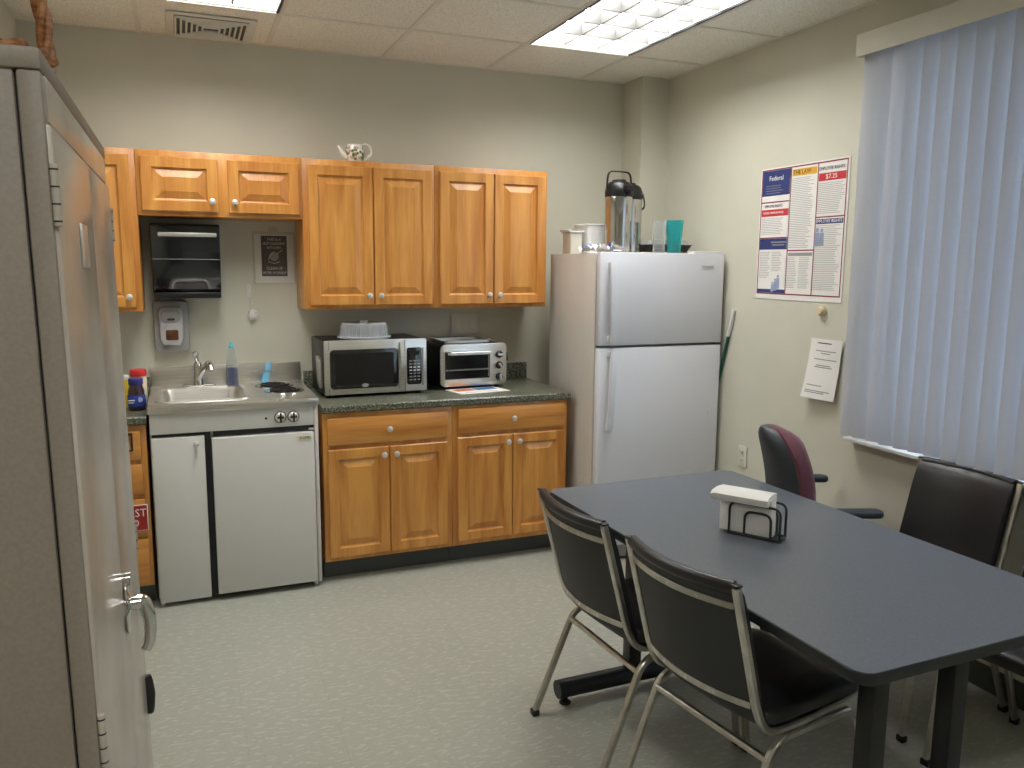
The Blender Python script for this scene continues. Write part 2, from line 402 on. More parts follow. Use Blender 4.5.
def ceiling_light(x, y, label, em):
    t = thing('ceiling_light', label, 'ceiling light', (x+S/2, y-S, ZC))
    W, H = S/2-.014, S-.014; d = .11
    f = MB()
    f.box((-W, -H, .004), (-W+.006, H, d), m_louver); f.box((W-.006, -H, .004), (W, H, d), m_louver)
    f.box((-W, -H, .004), (W, -H+.006, d), m_louver); f.box((-W, H-.006, .004), (W, H, d), m_louver); f.box((-W, -H, d), (W, H, d+.01), m_louver)
    f.build('housing', t, False)
    f = MB(); f.box((-W-.008, -H, -.004), (-W+.006, H, .006), m_blackmat if x > 1 else m_louver); f.box((W-.006, -H, -.004), (W+.008, H, .006), m_blackmat)
    f.build('trim_strip', t, False)
    l = MB()
    for k in range(1, 3): xx = -W+k*2*W/3; l.prism([(-.004, .010), (.004, .010), (.007, .062), (-.007, .062)], -H+.006, H-.006, m_blade, basis((1,0,0), (0,0,1), (0,-1,0), (xx, 0, 0)))
    for k in range(1, 6): yy = -H+k*2*H/6; l.prism([(-.004, .010), (.004, .010), (.007, .060), (-.007, .060)], -W+.006, W-.006, m_blade, basis((0,1,0), (0,0,1), (1,0,0), (0, yy, 0)))
    l.build('louver', t, False)
    e = MB(); e.box((-W+.01, -H+.01, d-.03), (W-.01, H-.01, d-.02), em); e.build('lamp_panel', t, False)
    return t
ceiling_light(GX, GY, 'fluorescent louvered ceiling light cut off by the top edge of the photo', m_tube)
ceiling_light(GX+3*S, GY, 'large fluorescent ceiling light with bright square louver cells, nearest the window wall', m_tube)
ceiling_light(GX, -4.2, 'unseen fluorescent ceiling light added behind the camera on the locker side', m_tube_added)  # this and the next are out of view, added as extra lighting
ceiling_light(GX+3*S, -4.2, 'unseen fluorescent ceiling light added behind the camera on the window side', m_tube_added)
# air vent
t = thing('air_vent', 'white square ceiling air vent with concentric louvers above the short cabinet', 'air vent', (.365, -.255, ZC))
b = MB(); b.prism(rrect(-.2, -.2, .2, .2, .01), -.010, -.0045, m_grid, bev=.002); b.build('frame', t)
b = MB(); b.box((-.165, -.165, -.0115), (.165, .165, -.0102), m_base); b.build('backing', t, False)
for k in range(6):
    q = .158-.024*k; b = MB(); b.bar([(-q,-q,-.017), (q,-q,-.017), (q,q,-.017), (-q,q,-.017)], .010, .013, m_grid, up=(0,0,1), closed=True); b.build('louver', t, False)

# ------------------------------------------------------------------ cabinets
def door_mesh(w, h, th=.02, stile=.055, m=m_woodv):
    """raised panel door, local x 0..w, z 0..h, back face y 0, front towards -y"""
    b = MB(); rings = [(0, 0), (0, -th+.004), (.004, -th), (stile-.006, -th), (stile-.001, -th+.010), (stile+.005, -th+.0125), (stile+.038, -th+.0015), (stile+.0385, -th+.0005)]
    verts = []; faces = []
    for (q, y) in rings: verts += [(q, y, q), (w-q, y, q), (w-q, y, h-q), (q, y, h-q)]
    for i in range(len(rings)-1):
        for j in range(4): faces.append([i*4+j, i*4+(j+1) % 4, (i+1)*4+(j+1) % 4, (i+1)*4+j])
    k = (len(rings)-1)*4; faces.append([k, k+1, k+2, k+3]); faces.append([3, 2, 1, 0])
    b.raw(verts, faces, m); return b
def knob(par, x, y, z, r=.0155):
    b = MB(); M = basis((1,0,0), (0,0,1), (0,-1,0))
    b.lathe([(.006, 0), (.005, .012), (r*.75, .015), (r, .020), (r*.92, .025), (r*.5, .028), (0, .0285)], m_nickel, (x, y, z), 18, M); return b.build('knob', par)
def cabinet_box(par, w, d, z0, z1, name='body', stile=.03, openings=()):
    b = MB(); b.box((0, -d+.018, z0), (w, -.002, z1), m_woodv, .0015)
    b.box((0, -d, z0), (w, -d+.018, z1), m_woodv, .0015)
    return b.build(name, par)
def wall_cabinet(x0, x1, z0, z1, label, doors, knob_side, zb=.02, zt=.03, d=.308):
    t = thing('wall_cabinet', label, 'cabinet', (x0+.0008, 0, z0))
    w = x1-x0-.0016; cabinet_box(t, w, d, 0, z1-z0)
    for (a, c), ks in zip(doors, knob_side):
        dr = door_mesh(c-a, z1-z0-zb-zt).build('door', t, False, (a-x0, -d-.0004, zb))
        knob(dr, (c-a-.028) if ks > 0 else .028, -.02, .05)
    return t
ZB_, ZT_ = 1.371, 2.132
wall_cabinet(-.455, 0, ZB_, ZT_, 'honey maple single-door wall cabinet at far left, partly behind the locker', [(-.43, -.028)], [1])
wall_cabinet(0, .762, 1.828, ZT_, 'short honey maple two-door wall cabinet above the paper towel dispenser', [(.018, .362), (.408, .746)], [1, -1])
wall_cabinet(.762, 1.460, ZB_, ZT_, 'tall maple two-door wall cabinet above the microwave', [(.788, 1.120), (1.126, 1.440)], [1, -1])
wall_cabinet(1.460, 2.128, ZB_, ZT_, 'tall maple two-door wall cabinet next to the refrigerator', [(1.486, 1.796), (1.802, 2.110)], [1, -1])

def drawer_front(par, x0, x1, z0, z1, y, kn=True):
    b = MB(); b.box((0, -.02, 0), (x1-x0, 0, z1-z0), m_woodh, .006, seg=2); o = b.build('drawer', par, True, (x0, y-.0004, z0))
    if kn: knob(o, (x1-x0)/2, -.02, (z1-z0)/2)
    return o
def base_cabinet(x0, x1, label, doors, drawers, xr_side=False):
    t = thing('base_cabinet', label, 'cabinet', (x0+.0008, 0, 0)); w = x1-x0-.0016
    cabinet_box(t, w, .61, .108, .8755)
    b = MB(); b.box((.001, -.535, 0), (w-.001, -.52, .1075), m_base); b.build('toe_kick', t, False)
    for a, c, z0, z1, kn in drawers: drawer_front(t, a-x0, c-x0, z0, z1, -.61, kn)
    for (a, c, z0, z1, ks) in doors:
        dr = door_mesh(c-a, z1-z0).build('door', t, False, (a-x0, -.6104, z0))
        knob(dr, (c-a-.03) if ks > 0 else .03, -.02, z1-z0-.04)
    return t
base_cabinet(.786, 1.458, 'honey maple base cabinet with one drawer and two doors under the microwave', [(.806, 1.116, .130, .690, 1), (1.120, 1.428, .130, .690, -1)], [(.806, 1.428, .712, .850, True)])
base_cabinet(1.458, 2.130, 'honey maple base cabinet with one drawer and two doors beside the refrigerator', [(1.486, 1.796, .135, .705, 1), (1.800, 2.108, .135, .705, -1)], [(1.486, 2.108, .728, .858, True)])
lc = base_cabinet(-.455, -.006, 'reddish maple drawer cabinet at far left, half hidden by the locker', [], [(-.43, -.030, .715, .850, False), (-.43, -.028, .552, .695, False), (-.43, -.026, .362, .532, False), (-.43, -.022, .125, .340, False)])
# worktops
def worktop(name, x0, x1, label, splash_to):
    t = thing(name, label, 'countertop', (x0, 0, .876))
    b = MB(); b.prism([(0, 0), (-.628, 0), (-.635, .006), (-.635, .032), (-.628, .038), (0, .038)], 0, x1-x0, m_granite, basis((0,1,0), (0,0,1), (1,0,0))); b.build('slab', t)
    b = MB(); b.box((.0, -.02, .0382), (splash_to-x0, -.0005, .138), m_granite, .002); b.build('backsplash', t)
    return t
worktop('worktop', .784, 2.140, 'long green speckled laminate worktop under the microwave and toaster oven', 2.138)
worktop('worktop', -.455, -.002, 'short green speckled laminate worktop piece left of the sink', -.002)
# first aid sign and dark pull on the left drawers
t = thing('first_aid_sign', 'red FIRST AID sign on the lower drawer beside the locker', 'sign', (-.092, -.6316, .446))
b = MB(); b.box((-.075, -.004, -.062), (.075, 0, .062), m_whitepl, .002); b.box((-.071, -.0046, -.058), (.071, -.0041, .058), m_firstaid); b.build('sign_board', t)
b = MB(); b.text('FIRST', .052, m_whitepl, front((.014, -.0052, .022)), width=.106); b.text('AID', .052, m_whitepl, front((.0, -.0052, -.026)), width=.072); b.build('lettering', t, False)
b = MB()
for x in (0, .022): b.bar([(x, 0, 0), (x, 0, -.075)], .008, .008, m_blackmat)
b.bar([(0, 0, -.075), (.022, 0, -.075)], .008, .008, m_blackmat); b.box((-.004, -.004, -.004), (.026, .006, .006), m_blackmat, .002)
tag(b.build('drawer_clip', None, True, (-.088, -.6395, .838)), 'small black clip hooked on the top drawer at far left', 'clip')

# ------------------------------------------------------------------ kitchenette unit
KX, KW, KY = .004, .762, -.630
t = thing('kitchenette_unit', 'white compact kitchenette with steel sink, two burners and small fridge below', 'kitchenette', (KX, 0, 0))
b = MB()
b.box((.004, KY+.03, .03), (KW-.022, -.03, .905), m_enamel, .002); b.box((.006, KY, .826), (KW-.022, KY+.029, .921), m_enamel, .002); b.build('body', t)
b = MB(); b.box((KW-.021, KY-.002, .02), (KW-.003, -.03, .92), m_fridge_side, .002); b.build('side_panel', t)
b = MB(); b.box((.2365, KY+.004, .03), (.262, KY+.029, .825), m_gasket); b.box((.276, KY+.006, .802), (KW-.024, KY+.029, .8255), m_gasket); b.box((.012, KY+.01, .812), (.239, KY+.029, .8255), m_gasket); b.box((.276, KY+.016, .02), (KW-.03, KY+.0295, .04), m_gasket); b.build('gasket', t)
b = MB(); b.box((.258, KY-.006, .03), (.2665, KY+.003, .798), m_gasket, .002); b.build('door_edge_grip', t)
dl = MB(); dl.box((.010, KY-.012, .022), (.236, KY+.008, .809), m_enamel, .004); dlo = dl.build('door', t); knob(dlo, .198, KY-.012, .776, .014)
dr = MB(); dr.box((.267, KY-.022, .032), (KW-.026, KY+.0135, .796), m_enamel, .006); dro = dr.build('fridge_door', t)
bd = MB(); bd.prism(rrect(-.036, -.011, .036, .011, .006), 0, .002, m_cream, front((.690, KY-.0225, .770))); bd.text('ACME', .018, m_inkdark, front((.690, KY-.0255, .770)), width=.05); bdo = bd.build('badge', dro)
# top with bowl opening: built as strips round the sink
SX0, SX1, SY0, SY1 = .050, .440, -.560, -.135
b = MB(); z0, z1 = .922, .962
b.box((0, -.645, z0), (KW, SY0, z1), m_steel, .004); b.box((0, SY1, z0), (KW, -.022, z1), m_steel)
b.box((0, SY0, z0), (SX0, SY1, z1), m_steel); b.box((SX1, SY0, z0), (KW, SY1, z1), m_steel)
b.build('counter', t, True)
b = MB(); b.box((0, -.022, z0), (KW, -.002, 1.066), m_steel, .003); b.build('backsplash', t)
# basin
b = MB(); rings = []
for q, z in ((-.022, .9622), (-.020, .9665), (-.006, .9665), (.004, .962), (.012, .94), (.03, .83), (.06, .815), (.12, .812)): rings.append((q, z))
verts = []; faces = []; k = 24
for q, z in rings:
    pr = rrect(SX0+q, SY0+q, SX1-q, SY1-q, max(.02, .06-q*.2), 5); verts += [(x, y, z) for x, y in pr]; k = len(pr)
for i in range(len(rings)-1):
    for j in range(k): faces.append([i*k+j, i*k+(j+1) % k, (i+1)*k+(j+1) % k, (i+1)*k+j])
faces.append([(len(rings)-1)*k+j for j in range(k)]); b.raw(verts, faces, m_steel)
b.lathe([(.0, .814), (.03, .814), (.036, .8165), (.04, .8135)], m_chrome, ((SX0+SX1)/2, (SY0+SY1)/2, 0), 20); b.build('sink_basin', t)
b = MB(); b.box((.452, -.59, .9622), (.458, -.09, .966), m_steel, .002); b.build('divider_ridge', t)
# faucet
fc = MB(); fx, fy = .232, -.078
fc.prism(rrect(fx-.085, fy-.026, fx+.085, fy+.026, .024), .9622, .974, m_chrome, bev=.004)
fc.lathe([(.026, .974), (.024, 1.0), (.021, 1.05), (.023, 1.075), (.018, 1.09)], m_chrome, (fx, fy, 0), 18)
fc.tube(smoothpath([(fx, fy-.008, 1.0), (fx+.030, fy-.03, 1.06), (fx+.05, fy-.085, 1.095), (fx+.058, fy-.125, 1.085), (fx+.060, fy-.14, 1.06)], .03), .0165, m_chrome, 12)
fo = fc.build('faucet', t)
fc = MB(); fc.tube([(fx, fy, 1.085), (fx-.008, fy-.012, 1.120), (fx-.010, fy-.03, 1.135)], .011, m_chrome, 10, r2=.013); fc.lathe([(0,-.018), (.015,-.010), (.019, 0), (.015, .011), (0, .018)], m_chrome, (fx-.010, fy-.032, 1.137), 14); fc.build('lever', fo)
# burners
for bx_, by_, r in ((.632, -.370, .078), (.602, -.175, .078)):
    # front burner sits left of the rear one
    b = MB(); b.lathe([(r+.022, .9624), (r+.020, .9665), (r+.006, .967), (r*.6, .9632), (0, .9630)], m_chrome, (bx_, by_, 0), 30); bo = b.build('burner_pan', t)
    b = MB(); pts = []
    for i in range(100):
        a = i/100*2*PI*3.0; rr = .02+(r-.022)*i/100; pts.append((bx_+rr*math.cos(a), by_+rr*math.sin(a), .9700))
    b.tube(pts, .0044, m_burner, 6); b.build('burner_coil', bo)
for x in (.581, .642):
    b = MB(); M = front((x, KY, .875)); b.lathe([(.028, 0), (.028, .004), (.025, .007), (.020, .018), (.017, .021), (0, .021)], m_nickel, (x, KY, .875), 22, basis((1,0,0), (0,0,1), (0,-1,0))); b.lathe([(.0285, .0042), (.0262, .0078), (.0235, .0080), (.0235, .0070)], m_black, (x, KY, .875), 22, basis((1,0,0), (0,0,1), (0,-1,0))); b.box((x-.004, KY-.028, .853), (x+.004, KY-.02, .897), m_black, .001); b.box((x-.016, KY-.0225, .869), (x+.016, KY-.0208, .881), m_base, .001); b.build('control_knob', t)
b = MB(); b.lathe([(.006, 0), (.006, .003), (0, .004)], m_black, (.515, KY, .872), 12, basis((1,0,0), (0,0,1), (0,-1,0))); b.build('indicator_lamp', t)
b = MB(); b.box((KW-.05, KY-.01, .803), (KW-.024, KY+.003, .812), m_nickel, .002); b.build('top_hinge', t)
for (x, y) in ((.02, -.6), (KW-.03, -.6), (.02, -.1), (KW-.03, -.1)):
    b = MB(); b.cyl((x, y, 0), (x, y, .032), .012, m_nickel, 12); b.build('foot', t)

# ------------------------------------------------------------------ things at the sink
t = thing('paper_towel_dispenser', 'large smoked black paper towel dispenser on the wall above the soap dispenser', 'paper towel dispenser', (.205, -.003, 1.44))
b = MB(); Mx = basis((0,-1,0), (0,0,1), (1,0,0))
b.prism([(0, 0), (.13, .0), (.17, .03), (.215, .20), (.225, .30), (.215, .345), (0, .352)], -.160, .160, m_smoke, Mx, bev=.006); b.build('cover', t)
b = MB(); b.box((-.162, -.212, .318), (.162, -.0, .356), m_black, .008); b.build('top_cap', t)
b = MB(); b.box((-.125, -.2275, .292), (.145, -.2215, .313), m_nickel, .003); b.build('painted_reflection', t)  # pale strip standing in for the reflection near the top of the cover
b = MB(); b.box((-.158, -.18, -.012), (.158, -.02, .018), m_black, .006); b.build('tray_lip', t)
b = MB(); b.box((-.158, -.2145, .181), (.158, -.2105, .184), m_greypl, .001); b.build('cover_seam', t)
t = thing('soap_dispenser', 'grey oval-cornered soap dispenser on the wall beside the faucet', 'soap dispenser', (.118, -.003, 1.155))
b = MB(); b.prism([(-.066, -.008), (.070, -.008), (.086, .014), (.087, .235), (.074, .256), (-.072, .256), (-.086, .235), (-.084, .014)], 0, .055, m_greypl, front(), bev=.012); b.build('back_shell', t)
b = MB(); b.prism([(-.040, .028), (.040, .028), (.055, .06), (.058, .20), (.046, .222), (-.046, .222), (-.058, .20), (-.055, .06)], .0545, .085, m_greypl2, front(), bev=.010); b.build('front_cover', t)
b = MB(); b.prism(rrect(-.045, .15, .045, .208, .02), .084, .094, m_greypl, front(), bev=.004); b.box((-.018, -.1, .158), (.018, -.093, .168), m_black, .002); b.build('push_bar', t)
b = MB(); b.prism(rrect(-.028, .055, .032, .108, .008), .0845, .088, m_amber, front(), bev=.001); b.build('soap_window', t)
# sign in sleeve
t = thing('kitchen_sign', 'charcoal printed kitchen notice in a clear sleeve on the wall above the stove', 'sign', (.648, -.002, 1.635))
b = MB(); b.box((-.100, -.002, -.135), (.104, 0, .125), m_paper); b.build('sheet', t, False)
b = MB(); b.box((-.066, -.0026, -.098), (.068, -.0021, .118), m_poster_dark); b.build('print_panel', t, False)
b = MB()
for s_, z, wd, sz in (('THIS IS A', .098, .075, .02), ('SELF-CLEANING', .076, .115, .02), ('KITCHEN', .054, .07, .018), ('CLEAN UP', -.056, .085, .022), ('AFTER YOURSELF', -.080, .122, .019)): b.text(s_, sz, m_signtext, front((.001, -.0032, z)), width=wd)
b.lathe([(0, 0), (.022, .0004), (.024, 0)], m_ink, (.0, -.0030, .008), 18, basis((1,0,0), (0,0,1), (0,-1,0)))
b.tube([(.012, -.0032, .018), (.045, -.0032, .045)], .0015, m_signtext, 6); b.tube([(-.03, -.0032, -.01), (-.018, -.0032, .02), (.004, -.0032, .034)], .0015, m_signtext, 6); b.tube([(-.03, -.0032, -.02), (0, -.0032, -.03), (.03, -.0032, -.018)], .0013, m_signtext, 6)
b.build('lettering', t, False)
b = MB(); b.box((-.112, -.0052, -.14), (.112, -.0046, .14), m_sleeve, .0002); b.prism([(x, y+.14) for x, y in arc(0, 0, .03, 0, 180, 8)], .0046, .0052, m_sleeve, front()); b.build('clear_sleeve', t)
# hook with hanging scrubber
t = thing('hanging_scrubber', 'small white scrubber hanging by a loop from an adhesive wall hook', 'scrubber', (.510, -.002, 1.46))
b = MB(); b.prism([(-.010, -.035), (.006, -.04), (.012, .025), (.004, .038), (-.006, .038)], 0, .006, m_whitepl, front(), bev=.002); b.tube([(.002, -.006, -.02), (.006, -.018, -.03), (.007, -.02, -.018)], .003, m_whitepl, 8); b.build('wall_hook', t)
b = MB(); b.tube([(.006, -.015, -.026), (.010, -.014, -.06), (.012, -.014, -.10)], .0016, m_whitepl, 6); b.build('cord', t)
b = MB()
for i in range(60):
    a, e = random.uniform(0, 2*PI), random.uniform(-1, 1); c = Vector((math.cos(a)*math.sqrt(1-e*e), math.sin(a)*math.sqrt(1-e*e)*.55, e*1.1))*.022+Vector((.014, -.017, -.128))
    b.tube([c+Vector((.006*math.cos(q*2*PI/6+i), .003*math.sin(q), .006*math.sin(q*2*PI/6+i))) for q in range(7)], .002, m_paper, 4)
b.lathe([(0, -.026), (.016, -.015), (.02, 0), (.015, .016), (0, .024)], m_paper, (.014, -.017, -.128), 12, sy=.6); b.build('mesh_puff', t)
# dish soap bottle with brush cap
t = thing('dish_soap_bottle', 'slim clear bottle of blue dish soap with aqua cap behind the sink', 'bottle', (.403, -.10, .9625))
b = MB(); b.lathe([(.026, 0), (.029, .01), (.0285, .08), (.026, .095), (.026, .096)], m_bluelq, (0,0,0), 20, sy=.75); b.build('soap', t)
b = MB(); b.lathe([(.0295, .0), (.031, .01), (.030, .09), (.026, .14), (.020, .185), (.012, .20), (.012, .205)], m_clear, (0,0,0), 20, sy=.78); b.build('bottle_body', t)
b = MB(); b.lathe([(.013, .200), (.014, .214), (.009, .218), (.007, .232), (.004, .236)], m_aqua, (0,0,0), 16); b.build('cap', t)
# light blue scraper against the backsplash
t = thing('dish_scraper', 'light blue plastic dish scraper leaning on the steel backsplash', 'scraper', (.572, -.055, .9625))
b = MB(); Ms = basis((1,0,.0), (.16,.28,1), (0,-1,.28)); b.prism([(-.022, .002), (.020, .002), (.024, .104), (.006, .110), (-.004, .110)], -.002, .004, m_sky, Ms, bev=.001); b.build('blade', t)
b = MB(); b.prism([(-.078, .058), (.040, .060), (.042, .068), (-.08, .067)], -.004, .008, m_lid, Ms, bev=.001); b.build('grip_bar', t)
# jars left of sink
t = thing('jelly_jar', 'dark grape jelly jar with blue label and blue-violet lid left of the sink', 'jar', (-.046, -.44, .9145))
b = MB(); b.lathe([(.034, 0), (.038, .005), (.038, .04), (.036, .095), (.030, .112), (.028, .125)], m_jelly, (0,0,0), 24); b.build('jar_body', t)
b = MB(); b.lathe([(.0385, .022), (.0388, .024), (.0388, .072), (.0385, .074)], m_bluelab, (0,0,0), 24); bo = b.build('label_band', t)
b = MB(); b.lathe([(.0, 0), (.012, .0005), (.0, .001)], m_bluefig, (.016, -.0370, .055), 16, basis((1,0,0), (0,0,1), (0,-1,0))); b.box((-.034, -.0392, .050), (-.006, -.036, .055), m_paper); b.box((-.034, -.0392, .040), (-.010, -.036, .043), m_paper); b.build('label_print', bo)
b = MB(); b.lathe([(.031, .123), (.032, .125), (.032, .148), (.029, .152), (0, .152)], m_bluelid, (0,0,0), 26); b.build('lid', t)
t = thing('coffee_creamer_jar', 'white jar with bright red lid behind the jelly jar', 'jar', (-.040, -.30, .9145))
b = MB(); b.lathe([(.034, 0), (.037, .005), (.037, .13), (.033, .145)], m_cream, (0,0,0), 24); b.build('jar_body', t)
b = MB(); b.lathe([(.036, .145), (.038, .148), (.038, .172), (.035, .177), (0, .177)], m_redlid, (0,0,0), 26); b.build('lid', t)
t = thing('yellow_canister', 'yellow canister with white lid at far left of the worktop beside the locker', 'canister', (-.125, -.33, .9145))
b = MB(); b.lathe([(.040, 0), (.042, .004), (.044, .135)], m_yellow, (0,0,0), 26); b.build('canister_body', t)
b = MB(); b.box((.005, -.0450, .03), (.022, -.030, .11), m_olive, .002); b.build('label_band', t)
b = MB(); b.lathe([(.045, .135), (.0465, .137), (.0465, .15), (.043, .153), (0, .153)], m_whitepl, (0,0,0), 26); b.build('lid', t)

# ------------------------------------------------------------------ microwave
t = thing('microwave_oven', 'stainless microwave oven with black door window on the worktop', 'microwave', (.836, -.408, .9145), R_ := .035)
W, H, D = .550, .300, .362; z0 = .012
b = MB(); b.box((.004, .012, z0), (W-.004, D, H-.004), m_black, .004); b.build('body', t)
b = MB(); b.box((0, -.006, z0+.004), (W, .0115, H), m_steel, .004); b.build('front_frame', t)
b = MB(); b.prism(rrect(.028, .046, .392, .252, .02), 0, .003, m_glassblk, front((0, -.0062, 0)), bev=.001); do_ = b.build('door_window', t)
b = MB(); b.prism(rrect(.055, .066, .365, .232, .012), 0, .0006, mat('mesh screen', (26,24,23), .28), front((0, -.0094, 0))); b.build('window_screen', do_)
b = MB(); b.prism([(x, y) for x, y in arc(0, 0, .014, 0, 360, 16)][:-1], 0, .001, m_greypl, basis((1.3,0,0), (0,0,.7), (0,-1,0), (.21, -.0095, .062))); b.build('badge', do_)
b = MB(); hp = [(.410, -.008+(-.026*math.sin(PI*k/10)), .022+.262*k/10) for k in range(11)]; b.bar(hp, .012, .024, m_steel, up=(0,-1,0)); b.build('door_handle', t)
b = MB(); b.prism(rrect(.438, .052, .520, .252, .012), 0, .003, m_glassblk, front((0, -.0062, 0)), bev=.001); cp = b.build('control_panel', t)
b = MB()
for i in range(3):
    for j in range(7): b.box((.452+i*.022, -.0098, .075+j*.017), (.466+i*.022, -.0093, .081+j*.017), m_signtext if j in (3, 4) else m_ink)
b.build('buttons', cp, False)
b = MB(); b.box((.450, -.0099, .212), (.508, -.0093, .234), m_smoke); b.build('display', cp, False)
b = MB(); b.box((.5225, -.0075, .046), (.5315, -.0062, .250), m_chrome); b.box((.4275, -.0078, .02), (.4295, -.0061, .292), m_gasket); b.box((.022, -.0078, .014), (.0235, -.0061, .05), m_gasket); b.box((.022, -.0078, .252), (.0235, -.0061, .296), m_gasket); b.build('front_seam', t, False)
b = MB(); b.prism([(.06, .20), (.16, .21), (.13, .06), (.07, .045)], 0, .018, m_steel, basis((0,1,0), (0,0,1), (-1,0,0), (.004, 0, 0)), bev=.003); b.build('side_vent_cover', t)
for x in (.04, W-.04):
    for y in (.03, D-.04): b = MB(); b.cyl((x, y, 0), (x, y, .0125), .014, m_black, 14); b.build('foot', t)
# splatter cover on the microwave
t = thing('splatter_cover', 'clear plastic food splatter cover resting on top of the microwave', 'food cover', (1.075, -.262, 1.2150))
b = MB(); b.lathe([(.140, 0), (.140, .008), (.128, .011), (.120, .070), (.112, .082), (.03, .074), (.02, .078), (.02, .092), (0, .092)], m_lid, (0,0,0), 36); b.build('dome', t)
b = MB(); b.lathe([(.138, .0), (.143, .002), (.143, .010), (.138, .012)], m_lid, (0,0,0), 36)
for a in range(0, 36): b.tube([(.130*math.cos(a*PI/18), .130*math.sin(a*PI/18), .012), (.1225*math.cos(a*PI/18), .1225*math.sin(a*PI/18), .068)], .0015, m_lid, 4)
b.build('rim', t)

# ------------------------------------------------------------------ toaster oven
t = thing('toaster_oven', 'black and stainless toaster oven with glass door and three knobs', 'toaster oven', (1.482, -.345, .9145), .055)
W, H = .400, .250; z0 = .022
b = MB(); b.prism(rrect(.004, z0, W-.004, H, .02), -.30, -.012, m_black, front((0, 0, 0)), bev=.004); b.build('body', t)
b = MB(); out = rrect(0, z0-.004, W, H+.004, .028, 6); b.prism([(x-(.012*math.sin(PI*(y-z0)/(H-z0)) if x < .1 else 0), y+(.007*math.sin(PI*x/W) if y > .2 else 0)) for x, y in out], -.012, 0, m_steel, front(), bev=.003); b.build('front_frame', t)
b = MB(); b.prism(rrect(.014, .030, .302, .226, .012), .0005, .004, m_steel, front(), bev=.001); dd = b.build('door', t)
b = MB(); b.prism(rrect(.022, .060, .292, .214, .004), .0042, .0056, m_glassblk, front()); b.build('glass', dd)
b = MB(); b.bar([(.028, -.028, .205), (.286, -.028, .205)], .018, .012, m_steel, up=(0,0,1)); b.box((.020, -.034, .194), (.050, -.004, .216), m_black, .003); b.box((.27, -.030, .197), (.284, -.004, .213), m_steel, .002); b.build('door_handle', dd)
b = MB()
for i in range(15): b.box((.028+i*.0175, -.0064, .112), (.036+i*.0175, -.0057, .116), m_greypl)
b.box((.024, -.0064, .108), (.290, -.0057, .1105), m_greypl); b.box((.283, -.0064, .07), (.286, -.0057, .19), m_greypl); b.build('rack', dd, False)
for z in (.190, .128, .062):
    b = MB(); b.lathe([(.022, 0), (.021, .006), (.017, .010), (.016, .020), (0, .021)], m_black, (.352, -.0005, z), 20, basis((1,0,0), (0,0,1), (0,-1,0))); 
    b.box((.352-.006, -.034, z-.016), (.352+.006, -.018, z+.016), m_nickel, .003, M=Matrix.Translation((.352, 0, z)) @ Matrix.Rotation({.190: 1.57, .128: -.6, .062: 0}[z], 4, 'Y') @ Matrix.Translation((-.352, 0, -z))); b.build('control_knob', t)
for x in (.03, W-.05):
    for y in (.03, .27): b = MB(); b.cyl((x, y, 0), (x, y, .024), .013, m_black, 14); b.build('foot', t)
b = MB(); b.tube([(W-.006, .05, .20), (W+.022, .05, .19), (W+.026, .05, .15), (W-.006, .05, .135)], .005, m_black, 8); b.build('side_cord', t)
# tray on the toaster oven
t = thing('baking_tray', 'grey metal baking tray lying on top of the toaster oven', 'tray', (1.655, -.17, 1.1675), .06)
b = MB(); b.prism(rrect(-.135, -.10, .135, .10, .015), 0, .003, m_steel); b.bar([(x, y, .009) for x, y in rrect(-.14, -.105, .14, .105, .018)], .013, .004, m_steel, up=(0,0,1), closed=True); b.build('pan', t)
b = MB(); b.bar([(x, y, .0165) for x, y in rrect(-.146, -.111, .146, .111, .02)], .003, .014, m_greypl, up=(0,0,1), closed=True); b.build('rim', t)
# magazine
t = thing('magazine', 'magazine with blue and orange cover lying in front of the toaster oven', 'magazine', (1.675, -.415, .9146), .08)
b = MB(); b.prism([(-.14, -.095), (.165, -.072), (.14, .10), (-.16, .09)], 0, .003, m_paper, bev=.0005); b.build('pages', t)
b = MB(); b.prism([(-.125, .0), (-.01, .008), (-.02, .07), (-.13, .065)], .0032, .0038, mat('orange print', (196,110,70), .6)); b.prism([(.0, .005), (.125, .015), (.118, .075), (-.01, .07)], .0032, .0038, mat('blue print', (58,104,160), .6)); b.prism([(-.1, -.06), (.1, -.045), (.1, -.04), (-.1, -.054)], .0032, .0038, m_ink); b.build('cover_print', t, False)
# wall plates
t = thing('wall_plate', 'cream double outlet plate on the wall behind the toaster oven', 'wall plate', (1.735, -.002, 1.255))
b = MB(); b.prism(rrect(-.085, -.06, .085, .06, .006), 0, .006, m_offwhite, front(), bev=.002); b.build('plate', t)
b = MB()
for x in (-.045, .045): b = MB(); b.prism(rrect(x-.017, -.034, x+.017, .034, .004), .0062, .0085, m_offwhite, front(), bev=.001); b.build('socket', t)
def outlet(name, label, M, loc):
    t = thing(name, label, 'outlet', loc)
    b = MB(); b.prism(rrect(-.036, -.058, .036, .058, .005), 0, .006, m_offwhite, M, bev=.002); b.build('plate', t)
    for z in (-.021, .021):
        b = MB(); b.prism(rrect(-.016, z-.014, .016, z+.014, .008), .0062, .008, m_offwhite, M, bev=.001)
        for x in (-.006, .006): b.prism([(x-.0012, z-.004), (x+.0012, z-.004), (x+.0012, z+.006), (x-.0012, z+.006)], .0081, .0084, m_inkdark, M)
        b.build('socket', t)
outlet('wall_outlet', 'cream duplex outlet low on the right wall beside the refrigerator', west(), (XR-.002, -1.086, .586))
